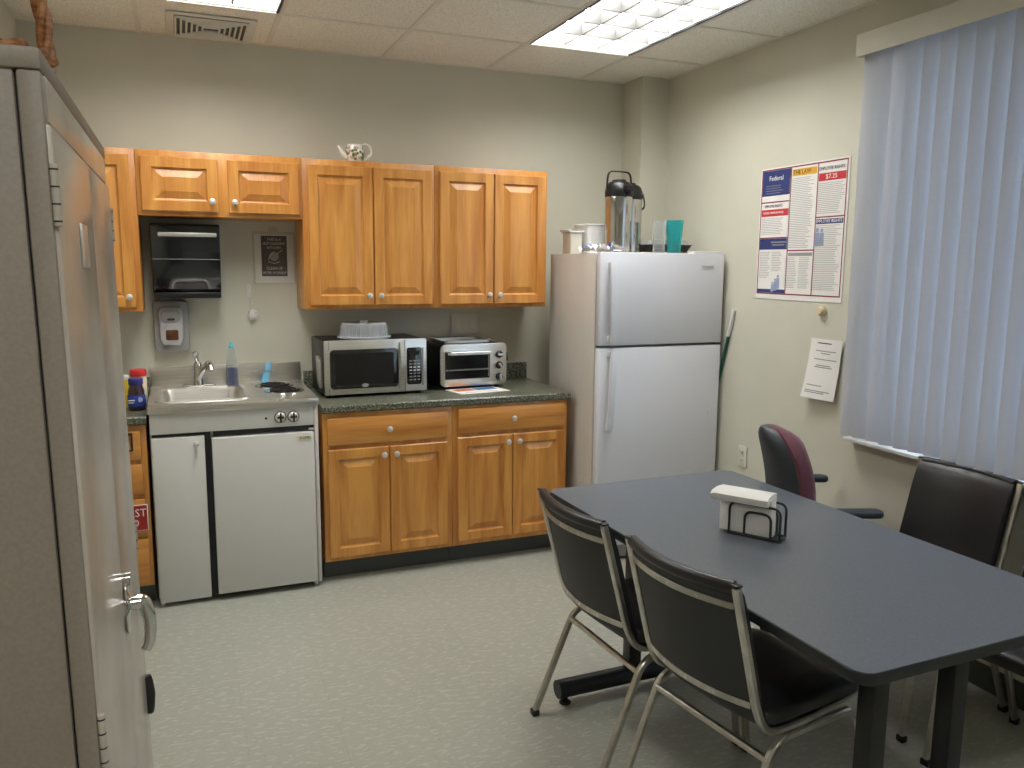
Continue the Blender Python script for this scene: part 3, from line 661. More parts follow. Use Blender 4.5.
# teapot
t = thing('teapot', 'white porcelain teapot with green and pink flowers on top of the wall cabinets', 'teapot', (1.052, -.225, ZT_+.0008))
b = MB(); b.lathe([(.0, .0), (.036, .0), (.038, .006), (.040, .012), (.048, .035), (.049, .055), (.044, .078), (.041, .086), (.043, .092), (.036, .093), (.033, .085), (.0, .084)], m_porc, (0,0,0), 28); b.build('pot', t)
b = MB(); b.tube(smoothpath([(-.040, 0, .026), (-.066, 0, .045), (-.076, 0, .068), (-.088, 0, .083)], .02), .014, m_porc, 12, r2=.007); b.build('spout', t)
b = MB(); b.tube([(.040, 0, .072)]+[(.052+.032*math.sin(a)+.004, 0, .062+.036*math.cos(a)) for a in [x*PI/10 for x in range(-2, 8)]]+[(.042, 0, .014)], .006, m_porc, 8); b.build('handle', t)
b = MB()
for i in range(70):
    a = random.uniform(-PI, 0); z = random.uniform(.014, .074); R = .0492 if .03 < z < .06 else .0455
    m_ = random.choice([m_leaf, m_leaf, m_pink, m_pink, m_cream]); b.lathe([(0, -.0012), (.0085, 0), (0, .0012)], m_, (R*math.cos(a), R*math.sin(a), z), 7, Matrix.Rotation(a, 4, 'Z') @ Matrix.Rotation(PI/2, 4, 'Y'))
b.build('flower_glaze', t)

# ------------------------------------------------------------------ refrigerator
FX, FY, FW, FH = 2.176, -.875, .770, 1.678
t = thing('refrigerator', 'white top-freezer refrigerator standing beside the base cabinets', 'refrigerator', (FX, FY, 0), -.012)
b = MB(); b.box((.004, .062, .02), (FW-.004, .636, FH-.004), m_fridge_side, .006); b.build('body', t)
b = MB(); b.box((.01, .050, .03), (FW-.01, .0618, FH-.012), m_greypl); b.build('door_gasket', t, False)
def fdoor(z0, z1, name):
    b = MB(); b.prism(rrect(0, 0, FW, .0495, .016, 4), z0, z1, m_fridge, bev=.006); return b.build(name, t)
ld = fdoor(.09, 1.178, 'refrigerator_door'); ud = fdoor(1.192, FH, 'freezer_door')
def fhandle(z0, z1, par, tip_low):
    b = MB(); n = 14; pts = []
    for k in range(n+1):
        q = k/n; z = z0+(z1-z0)*q; out = .040*min(1, math.sin(PI*min(1, (q if tip_low else 1-q)*1.0+.02))**.5) if False else .042
        s_ = (1-q) if not tip_low else q
        x = .058+(.018*(1-(s_))**2 if True else 0)
        pts.append((x, -.006-.036*math.sin(PI*(.08+.84*q))**.5, z))
    b.sweep(pts, lambda q_: [(.010, .017), (.010, -.017), (-.004, -.020), (-.010, -.014), (-.010, .014), (-.004, .020)], m_fridge, up=(0,-1,0))
    b.box((.046, -.010, z0-.002), (.086, .004, z0+.03), m_whitepl, .004); b.box((.046, -.010, z1-.03), (.086, .004, z1+.002), m_whitepl, .004)
    b.build('door_handle', par)
fhandle(1.212, 1.625, ud, True); fhandle(.745, 1.160, ld, False)
b = MB(); b.prism(rrect(.615, 1.595, .70, 1.618, .003), 0, .0025, m_whitepl, front((0, -.0005, 0)), bev=.0008); b.text('FRIGIDAIRE', .013, m_ink, front((.657, -.0035, 1.606)), width=.07); b.build('badge', ud, False)
b = MB(); b.box((FW-.20, .006, FH+.0004), (FW-.02, .075, FH+.012), m_whitepl, .004); b.build('hinge_cover', t)
b = MB(); b.lathe([(.009, 0), (.008, .003), (0, .004)], m_whitepl, (.70, -.0005, .80), 14, basis((1,0,0), (0,0,1), (0,-1,0))); b.build('door_plug', ld)
b = MB(); b.box((.01, .03, .012), (FW-.01, .06, .084), m_greypl, .003); b.build('kick_grille', t)
for x in (.05, FW-.05):
    for y in (.10, .59): b = MB(); b.cyl((x, y, 0), (x, y, .022), .018, m_black, 14); b.build('foot', t)
FT = FH+.0003-.004
# airpots
def airpot(loc, label, rz, handle_up):
    t = thing('airpot', label, 'thermal carafe', loc, rz, 'stainless coffee airpots on the refrigerator')
    b = MB(); b.lathe([(.069, 0), (.073, .004), (.075, .012), (.075, .295), (.073, .305)], m_steel_v, (0,0,0), 36); b.build('steel_body', t)
    b = MB(); b.lathe([(.076, .0), (.077, .003), (.077, .014), (.0755, .016)], m_chrome, (0,0,0), 36); b.build('base_ring', t)
    b = MB(); b.lathe([(.0745, .305), (.077, .309), (.077, .338), (.071, .366), (.060, .380), (.038, .390), (.037, .396), (0, .398)], m_black, (0,0,0), 32); b.box((-.024, -.106, .330), (.024, -.060, .362), m_black, .008); b.build('lid', t)
    b = MB(); b.tube([(0, -.094, .332), (0, -.094, .306)], .008, m_black, 10); b.build('spout', t)
    b = MB(); hh = .130 if handle_up else .0
    if handle_up: pts = smoothpath([(-.080, 0, .312), (-.081, 0, .38), (-.072, 0, .440), (.072, 0, .440), (.081, 0, .38), (.080, 0, .312)], .03)
    else: pts = smoothpath([(-.080, 0, .335), (-.083, .05, .29), (-.066, .098, .255), (.066, .098, .255), (.083, .05, .29), (.080, 0, .335)], .03)
    b.bar(pts, .012, .007, m_black, up=(0,1,0) if handle_up else (0,0,1)); 
    for s_ in (-1, 1): b.cyl((s_*.073, 0, .325), (s_*.085, 0, .325), .012, m_black, 12)
    b.build('carry_handle', t)
airpot((2.412, -.63, FT), 'stainless airpot in front, its black carry handle raised', .12, True)
airpot((2.553, -.495, FT), 'stainless airpot half hidden behind the other, its handle lowered', -.75, False)
# tumblers
def tumbler(loc, r0, r1, h, m, label, base=.02):
    t = thing('tumbler', label, 'cup', loc)
    b = MB(); b.lathe([(r0-.004, 0), (r0, .002), (r1, h), (r1-.002, h), (r0-.002, base), (0, base)], m, (0,0,0), 28); b.build('cup_body', t)
    b = MB(); b.lathe([(r0+.0004, .012), (r0+.0022, .013), (r0+.0028, .030), (r0+.0015, .031)], m, (0,0,0), 28); b.build('base_band', t)
tumbler((2.662, -.655, FT), .033, .039, .185, m_clear, 'empty clear plastic tumbler between the airpots and the teal cup')
tumbler((2.752, -.668, FT), .036, .050, .187, m_teal, 'tall teal plastic tumbler on top of the refrigerator')
t = thing('takeout_container', 'black takeout container with clear lid at the back of the refrigerator top', 'food container', (2.800, -.47, FT+.0170))
b = MB(); b.prism(rrect(-.12, -.09, .12, .09, .02), 0, .003, m_black)
b.raw([(x, y, .0) for x, y in rrect(-.12, -.09, .12, .09, .02)]+[(x, y, .038) for x, y in rrect(-.145, -.11, .145, .11, .025)], [[i, (i+1) % 24, 24+(i+1) % 24, 24+i] for i in range(24)], m_black); b.build('tray', t)
b = MB(); b.prism(rrect(-.148, -.113, .148, .113, .025), .0383, .042, m_lid); b.raw([(x, y, .042) for x, y in rrect(-.135, -.10, .135, .10, .02)]+[(x, y, .066) for x, y in rrect(-.120, -.085, .120, .085, .02)], [[i, (i+1) % 24, 24+(i+1) % 24, 24+i] for i in range(24)]+[list(range(24, 48))], m_clear); b.build('lid', t)
t = thing('paper_plate_stack', 'low stack of white paper plates under the black takeout container', 'plates', (2.800, -.47, FT+.0003))
b = MB()
for k in range(4): b.lathe([(0, k*.0034), (.075, k*.0034), (.095, k*.0034+.0032), (.095, k*.0034+.0036), (0, k*.0034+.0012)], m_paper, (0,0,0), 32)
t_ = b.build('plates', t)
# bins on the left of the fridge
t = thing('storage_bin', 'open white plastic storage bin with rolled rim on the refrigerator', 'bin', (2.348, -.435, FT))
b = MB(); A = rrect(-.060, -.085, .060, .085, .02); B = rrect(-.068, -.095, .068, .095, .022); B2 = rrect(-.065, -.092, .065, .092, .022); A2 = rrect(-.057, -.082, .057, .082, .02); n = len(A)
b.raw([(x, y, 0) for x, y in A]+[(x, y, .160) for x, y in B]+[(x, y, .160) for x, y in B2]+[(x, y, .004) for x, y in A2], [[k*n+i, k*n+(i+1) % n, (k+1)*n+(i+1) % n, (k+1)*n+i] for k in range(3) for i in range(n)]+[list(range(n))[::-1], list(range(3*n, 4*n))], m_whitepl); b.build('bin_body', t)
b = MB(); b.tube([(x, y, .160) for x, y in rrect(-.069, -.096, .069, .096, .024)], .004, m_whitepl, 8, closed=True); b.build('rim', t)
t = thing('cup_dispenser_box', 'small off-white tray box with flared rim left of the storage bin', 'box', (2.226, -.44, FT))
b = MB(); b.box((-.034, -.05, 0), (.040, .05, .115), m_offwhite, .005); b.build('box_body', t)
b = MB(); b.box((-.044, -.058, .1152), (.042, .058, .124), m_whitepl, .003); b.box((-.050, -.062, .1242), (-.036, .062, .134), m_whitepl, .002); b.build('rim', t)
t = thing('printed_bag', 'crumpled blue and white paper bag lying at the front of the refrigerator top', 'bag', (2.250, -.680, FT+.017), .1)
b = MB(); N_ = 14; V = []
for i in range(N_+1):
    for j in range(7):
        V.append((-.072+.144*i/N_, -.06+.12*j/6, .010+.010*math.sin(i*1.7+j)+.008*math.sin(j*2.3-i*.6)+(.008 if 3 < i < 11 else -.002)))
F_ = [[i*7+j, (i+1)*7+j, (i+1)*7+j+1, i*7+j+1] for i in range(N_) for j in range(6)]
b.raw(V, F_, m_paper); b.raw([(x, y, z-.005) for x, y, z in V], F_, m_paper); b.build('bag_sheet', t)
b = MB(); b.raw([(x, y, z+.002) for x, y, z in V if True], [f for k, f in enumerate(F_) if (k//6) % 4 in (1, 2) and k % 6 != 2], m_bluelab if False else mat('blue bag print', (70,100,180), .6)); b.build('blue_print', t)
# broom behind the fridge
t = thing('broom', 'dark green broom handle with white grip leaning behind the refrigerator', 'broom', (2.958, -.62, 0))
t.location = (2.9580, -.70, 0)
b = MB(); top = Vector((0, -.262, 1.375)); bot = Vector((0, .08, .10)); mid = bot.lerp(top, .885)
b = MB(); b.tube([bot, mid], .0085, m_green, 12); b.build('handle', t)
b = MB(); b.tube([mid, top], .0105, m_whitepl, 12); b.build('grip', t)
b = MB(); b.prism([(-.009, 0.001), (.009, 0.001), (.007, .11), (-.007, .11)], -.11, .11, m_green, basis((1,0,0), (0,0,1), (0,1,0), (-.0, .08, 0)), bev=.002); b.build('broom_head', t)

# ------------------------------------------------------------------ right wall: poster, notice, knob
PW, PH = .598, .655
t = thing('labor_law_poster', 'large maroon-bordered labor law poster with navy, red and gold panels on the right wall', 'poster', (XR-.002, -1.424, 1.774))
M = west()
def rc(b, x0, y0, x1, y1, z, m): b.prism([(x0, y0), (x1, y0), (x1, y1), (x0, y1)], z, z+.0004, m, M)
b = MB(); b.prism([(-PW/2, -PH/2), (PW/2, -PH/2), (PW/2, PH/2), (-PW/2, PH/2)], 0, .0012, m_paper, M); b.build('sheet', t, False)
c0, c1, c2, c3 = -.29, -.078, .104, .285; T_, B_ = .318, -.300
b = MB()
for x in (c0, c1, c2, c3): rc(b, x-.003, B_, x+.003, T_, .0013, m_maroon_ink)
for (x0, x1, y) in ((c0, c3, T_), (c0, c3, B_), (c0, c1, .158), (c0, c1, -.02), (c1, c2, -.085), (c2, c3, .067)): rc(b, x0-.003, y-.003, x1+.003, y+.003, .00135, m_maroon_ink)
b.build('maroon_border', t, False)
def rp(x0, y0, x1, y1, z, m): b = MB(); rc(b, x0, y0, x1, y1, z, m); b.build('colour_panel', t, False)
rp(c0+.004, .19, c1-.004, T_-.004, .0014, m_navy); rp(c0+.004, -.078, c1-.004, -.024, .0014, m_navy); rp(c0+.004, B_+.004, c1-.004, B_+.022, .0014, m_navy)
rp(c0+.006, .088, c1-.006, .122, .0014, m_red); rp(c2+.006, .232, c3-.006, .268, .0014, m_red)
rp(c1+.008, .272, c2-.008, .305, .0014, m_gold); rp(c2+.006, .035, c3-.006, .058, .0014, m_navy); rp(c1+.008, -.112, c2-.008, -.096, .0014, m_ink)

b = MB()
def tx(s_, x, y, sz, m_, wd): b = MB(); b.text(s_, sz, m_, west((-.0022, -x, y)), width=wd); b.build('heading', t, False)
tx('Federal', -.185, .275, .034, m_paper, .10); tx('THE LAW', -.004, .288, .03, m_inkdark, .12); tx('EMPLOYEE RIGHTS', .19, .288, .022, m_inkdark, .155)
tx('EMPLOYEE RIGHTS', -.196, .138, .02, m_inkdark, .13); tx('EMPLOYEE RIGHTS', .19, .047, .02, m_paper, .165); tx('FEDERAL MINIMUM WAGE', -.196, .105, .014, m_paper, .15); tx('$7.25', .19, .25, .03, m_paper, .07)
b = MB(); rc(b, -.20, -.045, -.09, -.039, .0019, m_ink); rc(b, -.19, -.058, -.10, -.053, .0019, m_ink); b.build('panel_caption', t, False)
b = MB()
def lines(x0, x1, y0, y1, st=.0085):
    y = y0
    while y > y1: rc(b, x0, y-.0022, x1-random.uniform(0, (x1-x0)*.25), y, .0015, m_ink); y -= st
lines(-.28, -.115, .078, -.005); lines(-.28, -.2, -.09, -.22); lines(-.19, -.115, -.09, -.19); lines(-.09, .082, .262, -.07); lines(-.09, -.002, -.12, -.27); lines(.008, .082, -.12, -.27); lines(.105, .275, .222, .085); lines(.105, .275, .028, -.27); lines(-.26, -.13, .24, .2, .012)
b.build('small_print', t, False)
b = MB()
for (x, y, s_) in ((-.155, -.25, 1), (-.135, -.235, 1.15), (.12, -.02, 1.4), (.15, -.02, 1.3), (-.175, -.262, .8)):
    b.prism([(x-.012*s_, y-.035*s_), (x+.012*s_, y-.035*s_), (x+.010*s_, y+.012*s_), (x-.010*s_, y+.012*s_)], .0016, .0019, m_bluefig, M); b.prism([(x+q[0], y+.02*s_+q[1]) for q in arc(0, 0, .007*s_, 0, 330, 11)], .0016, .0019, m_bluefig, M)
b.build('people_silhouettes', t, False)
t = thing('paper_notice', 'curled white paper notice taped to the right wall below the poster', 'paper', (XR-.002, -1.662, 1.13))
b = MB(); V = []; nx, nz = 8, 12
def npt(u, v, off=0):      # u across to the right, v up
    x = .008+.03*(1-v)**2*(1-.5*u)+.006*math.sin(u*3); return (-(x+off), -(-.105+.20*u-.02*(1-v)), -.14+.285*v)
V = [npt(i/nx, j/nz) for i in range(nx+1) for j in range(nz+1)]; V2 = [npt(i/nx, j/nz, -.0008) for i in range(nx+1) for j in range(nz+1)]
F_ = [[i*(nz+1)+j, (i+1)*(nz+1)+j, (i+1)*(nz+1)+j+1, i*(nz+1)+j+1] for i in range(nx) for j in range(nz)]
b.raw(V, F_, m_paper); b.raw(V2, F_, m_paper); b.build('sheet', t)
for (v, u0, u1, m_) in ((.93, .25, .7, m_inkdark), (.80, .22, .85, m_ink), (.76, .4, .7, m_ink), (.66, .2, .9, m_ink), (.56, .3, .75, m_ink), (.53, .25, .8, m_ink), (.22, .12, .6, m_ink), (.13, .1, .85, m_ink), (.10, .1, .7, m_ink)):
    b = MB()
    for k in range(6):
        a, c = u0+(u1-u0)*k/6, u0+(u1-u0)*(k+1)/6; b.raw([npt(a, v-.008, .0006), npt(c, v-.008, .0006), npt(c, v+.008, .0006), npt(a, v+.008, .0006)], [[0,1,2,3]], m_)
    b.build('printed_line', t, False)
b = MB(); Mk = basis((0,-1,0), (0,0,1), (-1,0,0)); b.lathe([(.022, 0), (.024, .004), (.022, .018), (.016, .026), (0, .028)], m_beige, (0,0,0), 22, Mk)
tag(b.build('wall_bumper', None, True, (XR-.002, -1.613, 1.405)), 'round beige wall bumper below the poster', 'wall knob')

# ------------------------------------------------------------------ vertical blind
t = thing('vertical_blind', 'pale blue-grey vertical blind covering the window on the right wall', 'blind', (2.898, -1.850, 0))
b = MB(); b.box((-.055, -2.16, 2.482), (-.047, .015, 2.572), m_offwhite, .003); b.box((-.047, .007, 2.482), (.068, .015, 2.572), m_offwhite, .002); b.box((-.047, -2.16, 2.562), (.068, .007, 2.572), m_offwhite); b.build('valance', t)
b = MB(); b.box((-.022, -2.15, 2.50), (.022, .0, 2.53), m_whitepl, .003); b.build('headrail', t)
pitch = .0745
for k in range(29):
    y = -.042-k*pitch; a = math.radians(27+random.uniform(-3, 3)+(9 if k in (1, 3, 4) else 0)); b = MB(); V = []
    for j in range(9):
        u = (j/8-.5)*.089; bow = .006*(1-(2*j/8-1)**2)
        lx = u*math.sin(a)-bow*math.cos(a); ly = -u*math.cos(a)-bow*math.sin(a)
        V.append((lx, y+ly))
    n = len(V); sw = random.uniform(-.004, .004)
    pts = [(x, yy, 2.498) for x, yy in V]+[(x, yy+sw, .868) for x, yy in V]
    th = .0009
    b.raw(pts, [[j, j+1, n+j+1, n+j] for j in range(n-1)], m_vane)
    b.raw([(x+th, yy, z) for x, yy, z in pts], [[j, j+1, n+j+1, n+j] for j in range(n-1)], m_vane)
    b.build('vane', t)

# ------------------------------------------------------------------ table
TX, TY, TA, TL, TW_ = 2.326, -1.7913, .0161, 1.568, .872
t = thing('meeting_table', 'long charcoal laminate table with rounded corners and black steel legs', 'table', (TX, TY, 0), TA)
b = MB(); b.prism(rrect(-TW_, -TL, 0, 0, .045, 6), .7095, .7385, m_tableedge, bev=.004); b.build('edge_band', t)
b = MB(); b.prism(rrect(-TW_+.003, -TL+.003, -.003, -.003, .043, 6), .7386, .740, m_tabletop); b.build('tabletop', t)
def tbase(yc):
    f = MB(); f.tube([(-.945, yc, .058), (-.067, yc, .058)], .034, m_tableleg, 18); fo = f.build('foot_bar', t)
    for x in (-.912, -.10):
        g_ = MB(); g_.cyl((x, yc, .004), (x, yc, .03), .010, m_tableleg, 12); g_.lathe([(.022, 0), (.022, .006), (.012, .014), (0, .014)], m_black, (x, yc, 0), 16); g_.build('glide', fo)
    for x in (-.628, -.345):
        c = MB(); c.box((x-.026, yc-.026, .085), (x+.026, yc+.026, .705), m_tableleg, .004); c.build('leg', t)
    c = MB(); c.box((-TW_+.07, yc-.03, .705), (-.12, yc+.03, .7094), m_tableleg); c.build('mounting_plate', t)
tbase(-.27); tbase(-1.385)
c = MB(); c.box((-.505, -1.354, .665), (-.465, -.301, .7045), m_tableleg); c.build('stretcher', t)
# napkin holder and napkins
ang = -1.03
t = thing('napkin_holder', 'black wire napkin holder standing on the table', 'napkin holder', (1.868, -2.545, .7404), ang+PI/2-.03)
t.rotation_euler.z = math.atan2(-.124, .079)
b = MB()
def hoop(x, w_, h_): return smoothpath([(x[0]-w_/2, x[1], .004), (x[0]-w_/2, x[1], h_), (x[0]+w_/2, x[1], h_), (x[0]+w_/2, x[1], .004)], .025)
b.tube(hoop((0, -.030), .165, .108), .0042, m_blackmat, 8); b.tube(hoop((0, .030), .165, .112), .0042, m_blackmat, 8)
b.tube(hoop((.012, -.034), .085, .085), .0042, m_blackmat, 8); b.tube(hoop((.012, .034), .085, .085), .0042, m_blackmat, 8)
for x in (-.082, -.03, .055, .082): b.tube([(x, -.034, .0044), (x, .034, .0044)], .0042, m_blackmat, 8)
for y in (-.034, .034): b.tube([(-.082, y, .0044), (.082, y, .0044)], .0042, m_blackmat, 8)
b.build('wire_frame', t)
rzh = math.atan2(-.124, .079)
t = thing('napkin_stack', 'stack of folded white paper napkins held in the wire holder', 'napkins', (1.868, -2.545, .7480), rzh)
b = MB()
for k in range(9):
    y = -.023+k*.0052; j = random.uniform(-.006, .006); b.box((-.118+j, y, .0), (.052+j, y+.0040, .120+random.uniform(-.003, .003)), m_paper, .0015)
b.build('upright_napkins', t)
b = MB()
for k in range(4):
    y0 = -.045-.0025*k; z = .120+.004*k
    prof = [(-.050-.002*k, z-.015), (-.052-.002*k, z-.004), (-.040, z+.004), (0, z+.006), (.034, z+.003), (.036, z-.012), (.0335, z-.012), (.030, z-.001), (0, z+.002), (-.040, z), (-.047-.002*k, z-.006), (-.0465-.002*k, z-.015)]
    b.prism(prof, -.136+random.uniform(-.006, .006), .050+random.uniform(-.005, .005), m_paper, basis((0,1,0), (0,0,1), (1,0,0)))
b.build('folded_top_napkins', t)

# ------------------------------------------------------------------ stacking chairs (local: back at x=0, seat towards +x)
def make_chair(loc, rz, label):
    t = thing('stacking_chair', label, 'chair', loc, rz, 'black vinyl and chrome chairs around the table')
    W2, WF = .205, .222
    for s in (-1, 1):
        b = MB(); b.bar(smoothpath([(.004, s*W2, .838), (.098, s*W2, .49), (.135, s*W2, .418), (.24, s*W2, .410), (.50, s*W2, .425)], .05), .022, .020, m_chairchrome, up=(0,1,0)); o = b.build('back_frame', t)
        b = MB(); b.box((-.006, s*W2-.011, .839), (.016, s*W2+.011, .845), m_black, .002); b.build('end_cap', o)
        b = MB(); b.bar(smoothpath([(.0, s*WF, .012), (.148, s*(WF-.006), .365), (.20, s*(WF-.010), .392), (.46, s*(WF-.010), .392), (.500, s*(WF-.006), .365), (.545, s*WF, .012)], .055), .020, .022, m_chairchrome, up=(0,1,0)); o = b.build('leg_frame', t)
        for x in (.0, .545): g_ = MB(); g_.box((x-.013, s*WF-.014, 0), (x+.013, s*WF+.014, .022), m_black, .003); g_.build('rubber_foot', o)
    b = MB(); b.bar([(.138, -WF+.004, .345), (.138, WF-.004, .345)], .018, .018, m_chairchrome, up=(0,0,1)); b.build('stretcher', t)
    b = MB(); b.bar([(.47, -W2, .405), (.47, W2, .405)], .018, .018, m_chairchrome, up=(0,0,1)); b.build('stretcher', t)
    def sx(z): return .004+(.838-z)*.27                       # upright line
    def bow(v): return -.040*(1-v*v)                          # bulge to the rear
    # back shell: rear surface
    def shell(front_, zt, zb, n=12, m_=m_shell, hw=W2-.012):
        b = MB(); V = []
        zs = [zb+(zt-zb)*k/10 for k in range(11)]
        for k, z in enumerate(zs):
            for i in range(n+1):
                v = i/n*2-1; x = sx(z)+bow(v)
                V.append((x, v*hw, z))
        return V, zs
    n = 12; hw = W2-.0115; sec = []
    # closed section of the backrest, rear then front, per height
    outline = []
    for z in [.830, .80, .74, .66, .58, .52, .47]: outline.append((sx(z)-.004, z))
    outline += [(.125, .435), (.165, .416), (.20, .412)]
    outer = list(outline); inner = [(.20, .428), (.175, .432), (.150, .452), (sx(.50)+.036, .50), (sx(.58)+.038, .58), (sx(.66)+.038, .66), (sx(.74)+.038, .74), (sx(.80)+.034, .80), (sx(.83)+.022, .832), (sx(.84)+.008, .838)]
    ring = outer+inner; V = []; k = len(ring)
    for i in range(n+1):
        v = i/n*2-1
        for (x, z) in ring:
            f_ = 1 if z > .48 else max(0, (z-.40)/.08)
            V.append((x+bow(v)*f_, v*hw, z))
    F_ = [[i*k+j, i*k+(j+1) % k, (i+1)*k+(j+1) % k, (i+1)*k+j] for i in range(n) for j in range(k)]+[list(range(k)), [n*k+j for j in range(k)][::-1]]
    b = MB(); b.raw(V, F_, m_shell)
    for f in b.bm.faces:
        c = f.calc_center_median()
        if c.z > .815 or c.x > sx(c.z)+bow(c.y/hw)+.012: f.material_index = b.mi(m_vinyl)
    b.build('backrest', t)
    for z, h_ in ((.783, .017), (.500, .017)):
        b = MB(); pts = [(sx(z)+bow(i/n*2-1)-.007, (i/n*2-1)*hw, z) for i in range(n+1)]; b.bar(pts, .004, h_, m_chairchrome, up=(1,0,0))
        for i in (3, 6, 9): x, y, z_ = pts[i]; b.lathe([(.005, 0), (.004, .002), (0, .003)], m_nickel, (x-.002, y, z_), 8, basis((0,-1,0), (0,0,1), (-1,0,0)))
        b.build('trim_rail', t)
    b = MB(); b.tube([(sx(.835)+bow(i/n*2-1)+.005, (i/n*2-1)*hw, .832) for i in range(n+1)], .0175, m_vinyl, 10); b.build('top_piping', t)
    # seat cushion
    b = MB(); S_ = rrect(.13, -.208, .535, .208, .05, 5); V = []; rings = [(0.012, .424), (0, .432), (0, .452), (.008, .464), (.03, .470), (.09, .473)]
    kk = len(S_)
    for q, z in rings:
        P_ = rrect(.13+q, -.208+q, .535-q, .208-q, max(.02, .05-q*.3), 5); V += [(x, y, z-.012*max(0, (x-.46)/.08)) for x, y in P_]
    F_ = [[i*kk+j, i*kk+(j+1) % kk, (i+1)*kk+(j+1) % kk, (i+1)*kk+j] for i in range(len(rings)-1) for j in range(kk)]+[list(range(kk))[::-1], [(len(rings)-1)*kk+j for j in range(kk)]]
    b.raw(V, F_, m_vinyl); b.build('seat', t)
    return t
ch = make_chair((1.292, -2.331, 0), math.atan2(.05, 1), 'black vinyl chrome chair, farther of the two on the left side of the table')
def place(loc, rz, label, zs=1):
    c = copy_tree(ch); c.location = loc; c.rotation_euler = (0, 0, rz); c['label'] = label; c.scale = (.93 if zs > 1 else 1, 1, zs); return c
place((1.345, -2.865, 0), math.atan2(.145, 1), 'black vinyl chrome chair nearest the camera, on the left side of the table')
place((2.890, -2.495, 0), PI+.01, 'black vinyl chrome chair facing the camera, its back against the window wall', 1.02)
place((2.880, -3.01, 0), PI+.12, 'black vinyl chrome chair cut off by the right edge of the photo', 1.02)

# ------------------------------------------------------------------ office chair
fd = Vector((.93, -.36, 0)).normalized()
t = thing('office_chair', 'maroon office chair with dark plastic back shell and armrests behind the table', 'office chair', (2.690, -2.00, 0), math.atan2(fd.y, fd.x))
b = MB()
b.cyl((0,0,.06), (0,0,.30), .028, m_charpl, 18); b.cyl((0,0,.30), (0,0,.424), .016, m_chrome, 16); b.build('column', t)
for k in range(5):
    a = k*2*PI/5+.35; b = MB(); b.tube([(.02*math.cos(a), .02*math.sin(a), .10), (.15*math.cos(a), .15*math.sin(a), .085), (.222*math.cos(a), .222*math.sin(a), .070)], .022, m_charpl, 10, r2=.014); o = b.build('base_arm', t)
    b = MB(); c = Vector((.222*math.cos(a), .222*math.sin(a), .026)); n_ = Vector((-math.sin(a), math.cos(a), 0)); b.cyl(c-n_*.02, c+n_*.02, .026, m_black, 16); b.cyl(c, c+Vector((0,0,.04)), .006, m_charpl, 8); b.build('caster', o)
def cushion(par, name, x0, x1, y0, y1, z0, z1, r, m_, bev): b = MB(); b.prism(rrect(x0, y0, x1, y1, r, 6), z0, z1, m_, bev=bev); return b.build(name, par)
cushion(t, 'seat_pan', -.18, .18, -.17, .17, .425, .447, .06, m_charpl, .006)
cushion(t, 'seat', -.19, .185, -.19, .19, .4475, .500, .08, m_maroon, .02)
# back: profile in x-z swept across with rounded top outline
def back_part(name, dx0, dx1, m_, sc):
    b = MB(); V = []; nz, ny = 16, 12
    def cx(z): q = (z-.50)/.45; return -.215-.075*q+.11*(q**3)*0-.10*max(0, .25-q)**1.2+ (.030*math.sin(PI*q))
    def hw_(z): q = (z-.52)/.43; return sc*(.215*(1-.18*(1-q)**2)*math.sqrt(max(.0, 1-max(0, (q-.35)/.65)**2.4))+.001)
    for side in (0, 1):
        for i in range(nz+1):
            z = .52+.43*(1-(1-i/nz)**1.4)
            for j in range(ny+1):
                v = j/ny*2-1; h = hw_(z); edge = (1-abs(v)**4)
                th = (dx0 if side == 0 else dx0+(dx1-dx0)*edge*math.sqrt(max(0, 1-max(0, (z-.88)/.07)**2)))
                V.append((cx(z)+.035*v*v*1.0+th, v*h, z))
    w_ = ny+1; off = (nz+1)*w_; F_ = []
    for i in range(nz):
        for j in range(ny): F_.append([i*w_+j, i*w_+j+1, (i+1)*w_+j+1, (i+1)*w_+j]); F_.append([off+i*w_+j, off+(i+1)*w_+j, off+(i+1)*w_+j+1, off+i*w_+j+1])
    for i in range(nz):
        for j in (0, ny): F_.append([i*w_+j, (i+1)*w_+j, off+(i+1)*w_+j, off+i*w_+j])
    for j in range(ny): F_.append([j, j+1, off+j+1, off+j]); F_.append([nz*w_+j, nz*w_+j+1, off+nz*w_+j+1, off+nz*w_+j])
    b.raw(V, F_, m_); return b.build(name, t)
back_part('back_cushion', 0, .12, m_maroon, 1.0)
back_part('back_shell', -.001, -.032, m_charpl, .93)
b = MB(); b.bar(smoothpath([(-.05, 0, .418), (-.25, 0, .42), (-.285, 0, .60)], .06), .05, .014, m_charpl, up=(0,1,0)); b.build('back_bracket', t)
for s in (-1, 1):
    b = MB(); b.bar(smoothpath([(0, s*.15, .436), (.01, s*.262, .440), (.0, s*.268, .60), (.0, s*.268, .632)], .04), .04, .016, m_charpl, up=(1,0,0)); o = b.build('armrest_post', t)
    b = MB(); b.prism(rrect(-.11, s*.268-.034, .11, s*.268+.034, .03, 6), .632, .660, m_charpl, bev=.010); b.build('armrest_pad', o)

